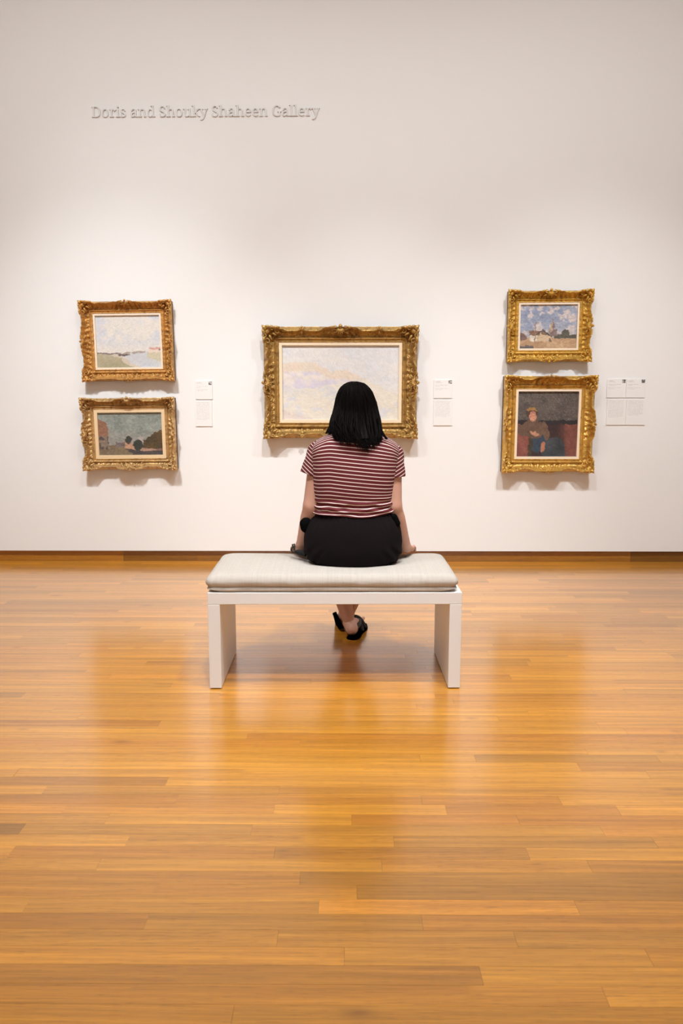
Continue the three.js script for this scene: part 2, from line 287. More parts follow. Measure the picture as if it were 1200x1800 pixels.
const inE = (u, v, cx, cy, rx, ry, rot = 0) => { const c = Math.cos(rot), s = Math.sin(rot), x = (u - cx) * c + (v - cy) * s, y = -(u - cx) * s + (v - cy) * c; return (x / rx) ** 2 + (y / ry) ** 2 < 1; };
const horiz = () => 0;
const art = {
  river: (u, v) => {
    const n = fbm(u * 4, v * 5, 1);
    const shore = 0.695 + 0.015 * Math.sin(u * 5);
    if (u > 0.82 && v > 0.61 + 0.03 * Math.abs(((u * 9) % 1) - 0.5) && v < 0.71) return v < 0.65 ? [201, 150, 138] : (hash(u * 40 | 0, v * 40 | 0, 1) > 0.8 ? [120, 100, 100] : [216, 200, 186]);
    if (v < shore) return lerp3(lerp3([196, 198, 204], [214, 208, 200], sstep(0.35, 0.65, n)), [216, 208, 196], sstep(0.4, 0.68, v) * 0.7);
    if (v < shore + 0.028 && u < 0.75) return u < 0.35 ? [128, 116, 112] : [160, 148, 138];
    const bank = 0.28 + (v - 0.7) * 1.25 + 0.03 * Math.sin(v * 40);
    if (inE(u, v, 0.42, 0.755, 0.09, 0.022)) return [92, 80, 78];
    if (u < bank) return u > bank - 0.1 ? [198, 184, 168] : lerp3([170, 160, 134], [148, 142, 112], sstep(0.78, 1, v) * n * 1.6);
    if (u > 0.78 && v < 0.9 - (1 - u) * 0.5) return [194, 186, 160];
    return lerp3([186, 190, 197], [200, 198, 196], n);
  },
  street: (u, v) => {
    const n = fbm(u * 6, v * 6, 4);
    const roof = 0.17 + u * 0.9;
    if (u < 0.155 && v > roof * 0.85 + (u > 0.12 ? (u - 0.12) * 4 : 0) && v < 0.86) return v < 0.55 ? lerp3([120, 84, 66], [146, 106, 84], n) : (hash(u * 30 | 0, v * 14 | 0, 3) > 0.5 ? [84, 74, 70] : [128, 112, 96]);
    const tree = 0.66 - 0.26 * sstep(0.68, 1, u) + 0.08 * (n - 0.5);
    if (u > 0.7 && v > tree && v < 0.84) return lerp3([58, 50, 34], [112, 84, 48], n);
    if (inE(u, v, 0.46, 0.64, 0.055, 0.1)) return [58, 58, 52];
    if (inE(u, v, 0.61, 0.76, 0.075, 0.12)) return [50, 56, 50];
    if (u > 0.62 && u < 0.69 && v > 0.58 && v < 0.7) return [166, 158, 152];
    if (u > 0.26 && u < 0.4 && v > 0.7 && v < 0.82) return lerp3([92, 78, 80], [140, 124, 116], n);
    if (u > 0.39 && u < 0.66 && v > 0.68 + (u - 0.4) * 0.35 && v < 0.84 + (u - 0.4) * 0.2) return [176, 138, 112];
    if (v > 0.82 && v < 0.9 && u > 0.66) return n > 0.45 ? [168, 134, 116] : [120, 92, 80];
    if (v < 0.76) return lerp3(lerp3([112, 122, 116], [150, 154, 146], n), [150, 142, 134], sstep(0.3, 0.7, v) * 0.6);
    if (u > 0.35 + (v - 0.78) * 0.9) return lerp3([52, 50, 54], [86, 76, 72], n);
    return lerp3([106, 92, 74], [138, 120, 94], n);
  },
  cliffs: (u, v) => {
    const n = fbm(u * 5, v * 6, 9), m = fbm(u * 14, v * 14, 2);
    const top = u < 0.32 ? 0.25 - 0.03 * Math.sin(u * 9) : u < 0.42 ? 0.25 + (u - 0.32) * 0.9 : u < 0.55 ? 0.34 - (u - 0.42) * 0.1 : 0.33 + (u - 0.55) * 0.75;
    const foot = 0.55 + 0.04 * Math.sin(u * 7) - 0.08 * u;
    if (v < top || (u > 0.78 && v < 0.5)) return lerp3(lerp3([202, 208, 218], [222, 216, 208], n * 1.2), [214, 212, 212], m * 0.4);
    if (v < foot && u < 0.8) return v < top + 0.09 + 0.05 * n ? lerp3([220, 200, 184], [214, 206, 190], m) : lerp3([204, 198, 210], [220, 212, 204], sstep(0.3, 0.7, m));
    let c = lerp3([216, 212, 196], [226, 216, 200], n); c = lerp3(c, [200, 202, 214], sstep(0.5, 0.7, m) * 0.7); c = lerp3(c, [198, 200, 212], sstep(0.3, 0, u) * sstep(0.75, 0.55, v) * 0.7);
    if (v > 0.86 + u * 0.5 && u < 0.35) c = lerp3(c, [208, 188, 182], 0.7);
    return lerp3(c, [212, 208, 204], 0.25);
  },
  village: (u, v) => {
    const n = fbm(u * 5.5, v * 6.5, 3), m = fbm(u * 11, v * 11, 8);
    if (Math.abs(u - 0.57) < 0.008 + 0.03 * sstep(0.28, 0.56, v) && v > 0.3 && v < 0.62) return u < 0.57 ? [176, 152, 130] : [124, 108, 108];
    if (u > 0.52 && u < 0.66 && v > 0.56 && v < 0.72) return lerp3([106, 92, 92], [150, 126, 112], m);
    if (Math.abs(u - 0.27) < 0.008 && v > 0.4 && v < 0.86) return [142, 116, 96];
    const gable = 0.56 + Math.abs(u - 0.4) * 0.95;
    if (u > 0.3 && u < 0.56 && v > gable && v < 0.84) return v < gable + 0.035 ? [86, 74, 70] : (m > 0.58 ? [120, 98, 82] : [196, 172, 142]);
    if (u > 0.17 && u < 0.34 && v > 0.59 && v < 0.83) return v < 0.7 ? [120, 92, 76] : [208, 198, 182];
    if (u < 0.13 && v > 0.62 + u * 0.6 && v < 0.8) return lerp3([96, 76, 72], [140, 106, 96], m);
    if (inE(u, v, 0.8, 0.66, 0.07, 0.09) || (u > 0.6 && v > 0.68 && v < 0.77)) return lerp3([62, 66, 60], [104, 96, 82], m);
    if (v < 0.74) { let c = lerp3([122, 134, 162], [164, 168, 180], n); c = lerp3(c, [206, 192, 186], sstep(0.46, 0.6, m) * 0.85); return lerp3(c, [178, 172, 172], sstep(0.45, 0.75, v) * 0.6); }
    if (v > 0.93 && u < 0.25) return [96, 88, 86];
    return lerp3([158, 122, 92], [196, 166, 130], n);
  },
  sitter: (u, v) => {
    const n = fbm(u * 7, v * 8, 6), sp = noise(u * 90, v * 110);
    if (inE(u, v, 0.255, 0.385, 0.062, 0.075, 0.2)) return lerp3([196, 146, 118], [168, 112, 92], sstep(0.3, 0.7, sp));
    if (inE(u, v, 0.235, 0.325, 0.1, 0.085) ) return v < 0.3 ? [150, 112, 62] : [74, 54, 44];
    if (inE(u, v, 0.29, 0.64, 0.085, 0.026, 0.35)) return [176, 128, 100];
    if (inE(u, v, 0.44, 0.85, 0.036, 0.085, 0.2)) return [168, 112, 86];
    if (inE(u, v, 0.2, 0.55, 0.2, 0.11, -0.35) || inE(u, v, 0.3, 0.58, 0.17, 0.14) || inE(u, v, 0.47, 0.6, 0.055, 0.15, -0.25)) return lerp3([82, 62, 50], [112, 86, 70], n);
    if (u > 0.2 && u < 0.26 && v > 0.66) return [62, 54, 40];
    if (inE(u, v, 0.37, 0.8, 0.13, 0.14)) return lerp3([34, 46, 60], [56, 72, 88], n);
    if (inE(u, v, 0.62, 0.9, 0.2, 0.2)) return lerp3([38, 42, 48], [70, 74, 78], n);
    if (v < 0.44) return lerp3(lerp3([64, 58, 56], [96, 86, 80], n), [138, 126, 114], sp > 0.6 ? 0.32 : 0);
    if (v < 0.5) return [36, 32, 36];
    if (u < 0.24) return lerp3([112, 60, 54], [140, 84, 72], n);
    const shade = sstep(0.62, 0.86, u + (0.5 - v) * 0.1);
    return lerp3(lerp3([44, 28, 30], [62, 40, 40], n), lerp3([98, 54, 46], [132, 80, 66], n), shade);
  },
};
// gilt moulding as a carved relief: outer rectangle to sight edge, with the crest swept in and out along each rail
function moulding(W, H, w, D, o) {
  const step = 0.0026, nx = Math.round(W / step), ny = Math.round(H / step), sx = W / nx, sy = H / ny, id = new Int32Array((nx + 1) * (ny + 1)).fill(-1), pos = [], col = [], idx = [];
  const cw = o.centre * w;
  const height = (x, y) => {
    const dx = W / 2 - Math.abs(x), dy = H / 2 - Math.abs(y), hor = dy < dx, t = hor ? dy : dx, s = hor ? dx : dy, a = Math.abs(hor ? x : y), L = (hor ? W : H) / 2;
    const lobe = sstep(w * 0.9, w * 1.35, s) * sstep(cw, cw + w * 0.55, a) * (1 - o.mid * Math.exp(-(((a - L * 0.5) / (w * 0.22)) ** 2)));
    const tc = w * (o.lip + o.swing * lobe), crest = D * (1 - o.drop * lobe), inn = w * 0.68;
    let z;
    if (t < tc) z = mix(0.42 * D, crest, sstep(0, 1, t / tc));
    else if (t < inn) { const q = (t - tc) / (inn - tc); z = mix(crest, 0.30 * D, 1 - (1 - q) ** 2.6); z += D * 0.1 * Math.exp(-(((q - 0.1) / 0.12) ** 2)); }
    else { const q = (t - inn) / (w - inn); z = 0.32 * D + 0.14 * D * Math.exp(-(((q - 0.2) / 0.16) ** 2)) + 0.09 * D * Math.exp(-(((q - 0.86) / 0.12) ** 2)); if (q > 0.7) z += 0.0018 * Math.sin(a * 2 * Math.PI / 0.0105); }
    // carving: ridged foliage, strongest near corners and centres
    const q = clamp(t / inn), orn = o.carve * (1 - 0.7 * lobe * o.plain) * sstep(0, 0.12, q) * sstep(1.05, 0.85, q);
    const wx = fbm(x * 30, y * 30, 1) * 2.2, r1 = 1 - Math.abs(2 * noise(x * o.freq + wx, y * o.freq + wx, o.seed) - 1), r2 = 1 - Math.abs(2 * noise(x * o.freq * 2.1 + 5, y * o.freq * 2.1, o.seed + 3) - 1);
    z += orn * (r1 * r1 * 0.7 + r2 * 0.35 - 0.5);
    z += orn * 0.5 * Math.sin(s * 2 * Math.PI / (w * 0.42) + q * 4) * (1 - lobe * 0.6);
    return Math.max(0.004, z);
  };
  const R = rng(o.seed * 17 + 3);
  for (let j = 0; j <= ny; j++) for (let i = 0; i <= nx; i++) {
    const x = -W / 2 + i * sx, y = -H / 2 + j * sy; if (W / 2 - Math.abs(x) > w + step && H / 2 - Math.abs(y) > w + step) continue;
    const z = height(x, y); id[j * (nx + 1) + i] = pos.length / 3; pos.push(x, y, z);
    const k = 0.82 + 0.36 * fbm(x * 24, y * 24, o.seed) * 1.0 + (R() - 0.5) * 0.08, p = sstep(0.55, 0.75, fbm(x * 60 + 3, y * 60, o.seed + 9)) * o.worn;
    col.push(mix(o.col[0], o.old[0], p) * k, mix(o.col[1], o.old[1], p) * k, mix(o.col[2], o.old[2], p) * k);
  }
  const at = (i, j) => id[j * (nx + 1) + i];
  for (let j = 0; j < ny; j++) for (let i = 0; i < nx; i++) { const a = at(i, j), b = at(i + 1, j), c = at(i + 1, j + 1), d = at(i, j + 1); if (a < 0 || b < 0 || c < 0 || d < 0) continue; if ((i < nx / 2) === (j < ny / 2)) idx.push(a, b, c, a, c, d); else idx.push(a, b, d, b, c, d); }
  const g = new THREE.BufferGeometry(); g.setAttribute('position', new THREE.Float32BufferAttribute(pos, 3)); g.setAttribute('color', new THREE.Float32BufferAttribute(col, 3)); g.setIndex(idx); g.computeVertexNormals(); return g;
}
const spiral = (cx, cy, r0, r1, a0, turns, z0, z1, n = 22) => Array.from({ length: n }, (_, i) => { const t = i / (n - 1), a = a0 + t * turns * 2 * Math.PI, r = mix(r0, r1, t); return V(cx + Math.cos(a) * r, cy + Math.sin(a) * r, mix(z0, z1, t)); });
const taperR = (n, a, b) => Array.from({ length: n }, (_, i) => { const t = i / (n - 1); return mix(a, b, t) * (0.35 + 0.65 * Math.min(1, t * 6)) * (0.5 + 0.5 * Math.min(1, (1 - t) * 8)); });
function leaf(cx, cy, cz, len, wid, ang, thick = 0.006, lift = 0) {
  const g = new THREE.SphereGeometry(1, 10, 7), p = g.attributes.position;
  for (let i = 0; i < p.count; i++) { const x = p.getX(i), y = p.getY(i), z = p.getZ(i), f = 1 - 0.45 * x; p.setXYZ(i, x * len * 0.58, y * wid * 0.6 * f, z * thick * 1.7 * f * (1 - 0.35 * Math.exp(-y * y * 40)) + lift * x * x); }
  g.computeVertexNormals(); g.rotateZ(ang); g.translate(cx, cy, cz); return g;
}
const ball = (x, y, z, r) => { const g = new THREE.SphereGeometry(r, 9, 6); g.translate(x, y, z); return g; };
// ornaments drawn for the upper right corner, (0,0) at the outer corner, the frame towards -x,-y
function cornerOrnament(w, D, rich) {
  const L = [], k = w, c = -0.34 * k, z = D * 0.86;
  for (let i = 0; i < 7; i++) { const a = Math.PI * 1.25 + (i - 3) * 0.36, r = 0.3 * k; L.push(leaf(c + 0.10 * k - Math.cos(a) * -r * 0.55, c + 0.10 * k + Math.sin(a) * r * 0.55, z * 0.9, r * 1.05, 0.13 * k, a, 0.007, -0.004)); }
  L.push(ball(c + 0.12 * k, c + 0.12 * k, z, 0.075 * k), leaf(-0.12 * k, -0.12 * k, D * 0.9, 0.34 * k, 0.2 * k, Math.PI / 4, 0.008));
  for (const s of [0, 1]) {
    const f = (g) => { if (s) { const p = g.attributes.position, n = g.attributes.normal; for (let i = 0; i < p.count; i++) { const x = p.getX(i), y = p.getY(i); p.setXY(i, y, x); const a = n.getX(i), b = n.getY(i); n.setXY(i, b, a); } const ix = g.index; for (let i = 0; i < ix.count; i += 3) { const t = ix.getX(i); ix.setX(i, ix.getX(i + 1)); ix.setX(i + 1, t); } } L.push(g); };
    f(sweep(spiral(-0.62 * k, -0.17 * k, 0.17 * k, 0.045 * k, -0.3, 1.35, z, z + 0.006), taperR(22, 0.05 * k, 0.03 * k), 7));
    f(sweep(spiral(-0.98 * k, -0.34 * k, 0.2 * k, 0.06 * k, 1.9, -1.1, z * 0.92, z * 0.8), taperR(22, 0.045 * k, 0.025 * k), 7));
    f(leaf(-0.92 * k, -0.12 * k, D * 0.93, 0.42 * k, 0.15 * k, Math.PI - 0.1, 0.008, -0.006));
    f(leaf(-1.22 * k, -0.2 * k, D * 0.8, 0.36 * k, 0.12 * k, Math.PI + 0.25, 0.007, -0.006));
    f(leaf(-0.75 * k, -0.52 * k, D * 0.66, 0.34 * k, 0.13 * k, Math.PI + 0.5, 0.007));
    f(leaf(-0.34 * k, -0.06 * k, D * 0.9, 0.26 * k, 0.14 * k, 0.25, 0.008));
    f(leaf(-0.55 * k, -0.76 * k, D * 0.6, 0.24 * k, 0.1 * k, Math.PI + 0.9, 0.006));
    if (rich) { f(leaf(-1.5 * k, -0.3 * k, D * 0.72, 0.3 * k, 0.1 * k, Math.PI + 0.45, 0.006)); f(ball(-1.12 * k, -0.47 * k, D * 0.66, 0.045 * k)); f(ball(-1.68 * k, -0.4 * k, D * 0.66, 0.035 * k)); }
  }
  return join(L);
}
// centre ornament for the top rail, (0,0) on the outer edge, frame towards -y
function centreOrnament(w, D, rich, size = 1) {
  const L = [], k = w * size, z = D * 0.86;
  for (let i = 0; i < 7; i++) { const a = -Math.PI / 2 + (i - 3) * 0.42; L.push(leaf(Math.cos(a) * 0.2 * k, -0.2 * k + Math.sin(a) * 0.18 * k, z, 0.32 * k, 0.11 * k, a, 0.008, -0.004)); }
  L.push(ball(0, -0.2 * k, z + 0.004, 0.07 * k), leaf(0, -0.02 * k, D * 0.9, 0.2 * k, 0.2 * k, Math.PI / 2, 0.008));
  for (const s of [-1, 1]) {
    L.push(sweep(spiral(s * 0.34 * k, -0.17 * k, 0.15 * k, 0.04 * k, s > 0 ? 2.6 : 0.54, s * -1.3, z, z + 0.004), taperR(22, 0.045 * k, 0.026 * k), 7));
    L.push(leaf(s * 0.62 * k, -0.13 * k, D * 0.9, 0.36 * k, 0.13 * k, s > 0 ? -0.12 : Math.PI + 0.12, 0.008, -0.005));
    L.push(leaf(s * 0.4 * k, -0.42 * k, D * 0.66, 0.3 * k, 0.11 * k, s > 0 ? -0.5 : Math.PI + 0.5, 0.006));
    if (rich) { L.push(sweep(spiral(s * 0.8 * k, -0.36 * k, 0.14 * k, 0.04 * k, s > 0 ? 2.4 : 0.74, s * 1.1, z * 0.85, z * 0.7), taperR(22, 0.035 * k, 0.02 * k), 6)); L.push(leaf(s * 0.92 * k, -0.2 * k, D * 0.8, 0.26 * k, 0.1 * k, s > 0 ? -0.3 : Math.PI + 0.3, 0.006)); }
  }
  return join(L);
}
function framed(label, px, tilt, o) {
  const [x0, y0, x1, y1] = px, zf = WALL + 0.04, A = atZ(x0, y0, zf), B = atZ(x1, y1, zf), W = B.x - A.x, H = A.y - B.y, { w, D } = o;
  const g = thing('framed_painting', label, 'painting', [(A.x + B.x) / 2, (A.y + B.y) / 2, WALL + 0.001]); g.rotation.z = tilt;
  const gold = new THREE.MeshStandardMaterial({ vertexColors: true, roughness: o.rough, metalness: o.metal });
  const plain = new THREE.MeshStandardMaterial({ color: new THREE.Color().setRGB(...o.col), roughness: o.rough, metalness: o.metal });
  mesh('carved_frame', moulding(W, H, w, D, o), gold, g);
  const bw = 0.03, bz = 0.4 * D, e = 0.0015;
  const ring = (x, y, t, z0, z1) => join([box(-x, x, y - t, y, z0, z1), box(-x, x, -y, -y + t, z0, z1), box(-x, -x + t, -y + t, y - t, z0, z1), box(x - t, x, -y + t, y - t, z0, z1)]);
  mesh('frame_back', ring(W / 2 - e, H / 2 - e, bw, 0, bz), std(...o.side, 0.7), g).userData.label = 'dark brown side of the frame';
  const sx = W / 2 - w, sy = H / 2 - w, l = o.liner;
  mesh('liner', ring(sx + 0.004, sy + 0.004, l + 0.004, 0.3 * D * 0.7, 0.36 * D), std(...o.linerCol, 0.7), g).userData.label = 'cream inner liner';
  const cx = sx - l + 0.002, cy = sy - l + 0.002, tex = picture(Math.round(420 * Math.sqrt(cx / cy)), Math.round(420 * Math.sqrt(cy / cx)), o.art, o.seed * 31 + 5, o.dabs, o.vary);
  const cv = box(-cx, cx, -cy, cy, 0.004, 0.3 * D * 0.72);
  mesh('canvas', cv, [0, 1, 2, 3, 4, 5].map((i) => i === 4 ? new THREE.MeshStandardMaterial({ map: tex, roughness: 0.55 }) : std(0.6, 0.55, 0.5, 0.8)), g).userData.label = o.canvas;
  const cg = cornerOrnament(w, D, o.rich);
  [[1, 1, 0], [-1, 1, 1], [-1, -1, 2], [1, -1, 3]].forEach(([a, b, q]) => { const m = mesh('corner_ornament', cg, plain, g); m.position.set(a * (W / 2 + o.over), b * (H / 2 + o.over), 0); m.rotation.z = q * Math.PI / 2; });
  const og = centreOrnament(w, D, o.rich, o.csize);
  [[0, 1, 0], [-1, 0, 1], [0, -1, 2], [1, 0, 3]].forEach(([a, b, q]) => { const m = mesh('centre_ornament', og, plain, g); m.position.set(a * (W / 2 + o.over), b * (H / 2 + o.over), 0); m.rotation.z = q * Math.PI / 2; });
  if (o.studs) { // small bosses halfway along the long rails
    const sg = join([ball(0, -0.08 * w, D * 0.82, 0.09 * w), ball(0, -0.22 * w, D * 0.8, 0.075 * w), leaf(0, -0.36 * w, D * 0.66, 0.22 * w, 0.16 * w, -Math.PI / 2, 0.007), leaf(-0.1 * w, -0.14 * w, D * 0.8, 0.2 * w, 0.1 * w, 2.4, 0.006), leaf(0.1 * w, -0.14 * w, D * 0.8, 0.2 * w, 0.1 * w, 0.7, 0.006)]);
    for (const s of [-1, 1]) for (const q of [0, 2]) { const m = mesh('boss', sg, plain, g); m.position.set(s * W / 4, (q ? -1 : 1) * H / 2, 0); m.rotation.z = q * Math.PI / 2; }
  }
  return g;
}
const gilt = { rough: 0.45, metal: 0.5, lip: 0.08, swing: 0.2, drop: 0.3, mid: 0, plain: 0.6, carve: 0.012, freq: 85, centre: 0.9, csize: 1, worn: 0.6, rich: true, over: 0.005, linerCol: [0.78, 0.66, 0.52], side: [0.10, 0.045, 0.02] };
framed('pale grey river scene in a broad all-over carved gold frame, above the dark street scene', [141, 529.5, 306.5, 669.5], 0.012, { ...gilt, w: 0.086, D: 0.085, seed: 2, col: [0.56, 0.30, 0.085], old: [0.26, 0.12, 0.04], carve: 0.013, freq: 120, plain: 0, swing: 0.08, drop: 0.1, rich: false, csize: 0.8, liner: 0.013, vary: 0.08, art: art.river, canvas: 'pale painted river landscape under a wide cloudy sky', rough: 0.5, dabs: [[3500, 9, 4, 18, horiz], [9000, 5, 1.8, 26, () => 0.3]] });
framed('dark street scene in an ornate antique gold frame, below the pale river scene', [144, 699.5, 311.5, 825], 0.010, { ...gilt, w: 0.083, D: 0.1, seed: 3, col: [0.56, 0.36, 0.15], old: [0.26, 0.14, 0.06], liner: 0.024, linerCol: [0.74, 0.55, 0.33], art: art.street, canvas: 'dark painted street with houses and trees under a grey-green sky', dabs: [[3500, 8, 4, 26, () => 0.3], [9000, 5, 1.8, 36, () => 0.7]] });
framed('large pale seaside cliff scene in a heavy ornate gold frame, facing the seated person', [463, 574.5, 731, 769.5], 0, { ...gilt, w: 0.113, D: 0.12, seed: 5, col: [0.45, 0.27, 0.08], old: [0.16, 0.08, 0.03], studs: true, mid: 0.5, liner: 0.02, linerCol: [0.80, 0.66, 0.47], vary: 0.07, art: art.cliffs, canvas: 'pale painted cliffs and sea in pastel strokes', dabs: [[5000, 10, 3.5, 14, (u, v) => v > 0.5 ? 0.1 : 0.6], [9000, 6, 2, 18, (u, v) => v > 0.5 ? 0.2 : 0.9]] });
framed('blue-sky village scene with church spire in a gold frame, above the dark portrait', [893.5, 511, 1035, 635.5], 0.006, { ...gilt, w: 0.083, D: 0.085, seed: 7, col: [0.60, 0.36, 0.07], old: [0.30, 0.15, 0.03], carve: 0.013, plain: 0.2, freq: 95, swing: 0.1, drop: 0.2, rich: false, csize: 1.1, over: 0.006, liner: 0.013, art: art.village, canvas: 'painted village square with church spire under blue cloudy sky', dabs: [[3500, 8, 4, 20, () => 0.4], [7000, 5, 2, 26, () => 0.2]] });
framed('dark portrait of a seated figure in an ornate gold frame, below the village scene', [885.5, 661, 1038, 829], 0, { ...gilt, w: 0.096, D: 0.11, seed: 11, col: [0.62, 0.37, 0.085], old: [0.32, 0.16, 0.04], carve: 0.008, swing: 0.18, csize: 0.7, liner: 0.016, linerCol: [0.80, 0.66, 0.50], art: art.sitter, canvas: 'dark painted interior with a person seated on a red sofa', rough: 0.36, dabs: [[3500, 7, 3, 16, () => 1], [9000, 4, 1.6, 26, (u, v) => u * 5]] });

// ------------------------------------------------------------------ wall labels
{
  const card = std(0.80, 0.79, 0.77, 0.55);
  const lines = (seed, upper, rows) => { const R = rng(seed), w = 132, h = upper ? 132 : 188, ink = new Float32Array(w * h);
    const bar = (x0, x1, y, v, t = 2) => { for (let y2 = y; y2 < y + t; y2++) for (let x = x0; x < x1; x++) if (hash(x >> 1, y, seed) > 0.22) ink[y2 * w + x] = v; };
    if (upper) {
      bar(10, 46, 12, 0.5); bar(10, 58, 20, 0.28); bar(10, 84 + R() * 20 | 0, 37, 0.32); bar(10, 40 + R() * 30 | 0, 46, 0.3); bar(10, 96, 62, 0.26); if (seed % 2) bar(10, 60, 70, 0.24);
      for (let y = 3; y < 28; y++) for (let x = 104; x < 128; x++) ink[y * w + x] = clamp(0.25 + 0.75 * sstep(0.38, 0.6, fbm(x * 0.11 + seed * 9, y * 0.12, seed, 2)), 0, 0.8);
    } else for (let i = 0; i < rows; i++) bar(8, i === rows - 1 ? 90 : 112 + R() * 8 | 0, 10 + i * 8, 0.22);
    return dataTex(w, h, (i, j) => { const k = 1 - ink[(h - 1 - j) * w + i] * 0.75; return [231 * k, 229 * k, 226 * k]; }); };
  const near = ['beside the dark street scene', 'beside the large cliff scene', 'just beside the seated figure portrait frame', 'in the pair farther from the seated figure portrait'];
  [[343, 669.5, 374, 702, 704.5, 749.5, 17, 0.004], [762, 667.5, 794.5, 700, 702.5, 748, 15, 0], [1066.5, 666, 1098.5, 699, 701.5, 747, 16, 0], [1100.5, 666, 1132.5, 699, 701.5, 747, 14, 0]].forEach(([x0, ya, x1, yb, yc, yd, rows], n) => {
    for (const up of [true, false]) {
      const A = atZ(x0, up ? ya : yc, WALL), B = atZ(x1 - (up ? 0 : 0.6), up ? yb : yd, WALL), W = B.x - A.x, H = A.y - B.y;
      const g = new RoundedBoxGeometry(W, H, 0.006, 1, 0.0006);
      const t = thing('wall_label', `${up ? 'upper title' : 'lower text'} card on the wall ${near[n]}`, 'label', [(A.x + B.x) / 2, (A.y + B.y) / 2, WALL]);
      g.translate(0, 0, 0.0035); mesh('card', g, card, t);
      const p = new THREE.PlaneGeometry(W - 0.003, H - 0.003); p.translate(0, 0, 0.0068);
      mesh('print', p, new THREE.MeshStandardMaterial({ map: lines(n * 2 + (up ? 1 : 2), up, rows), roughness: 0.55 }), t);
    }
  });
}

// ------------------------------------------------------------------ bench
const zF = atY(588, 1211, 0).z, zB = zF - 0.49, BH = 0.43, BT = 0.052;
const bL = atY(367.5, 1211, 0).x, bR = atY(807, 1211, 0).x, bC = (bL + bR) / 2, BW = bR - bL, BROT = 0.012;
{
  const white = std(0.78, 0.765, 0.75, 0.38);
  const g = thing('bench', 'white painted box bench with slab legs on the wooden floor', 'bench', [bC, 0, (zF + zB) / 2]); g.rotation.y = BROT;
  const top = new RoundedBoxGeometry(BW, BT, 0.49, 2, 0.0025); top.translate(0, BH - BT / 2, 0); mesh('seat_slab', top, white, g);
  for (const s of [-1, 1]) {
    const l = new RoundedBoxGeometry(BT, BH - BT - 0.004, 0.49, 2, 0.0025); l.translate(s * (BW / 2 - BT / 2), (BH - BT + 0.004) / 2, 0); mesh('leg', l, white, g);
    for (const q of [-1, 1]) { const f = new THREE.CylinderGeometry(0.014, 0.014, 0.006, 16); f.translate(s * (BW / 2 - BT / 2), 0.003, q * 0.19); mesh('glide', f, std(0.03, 0.03, 0.03, 0.6), g); }
  }
}
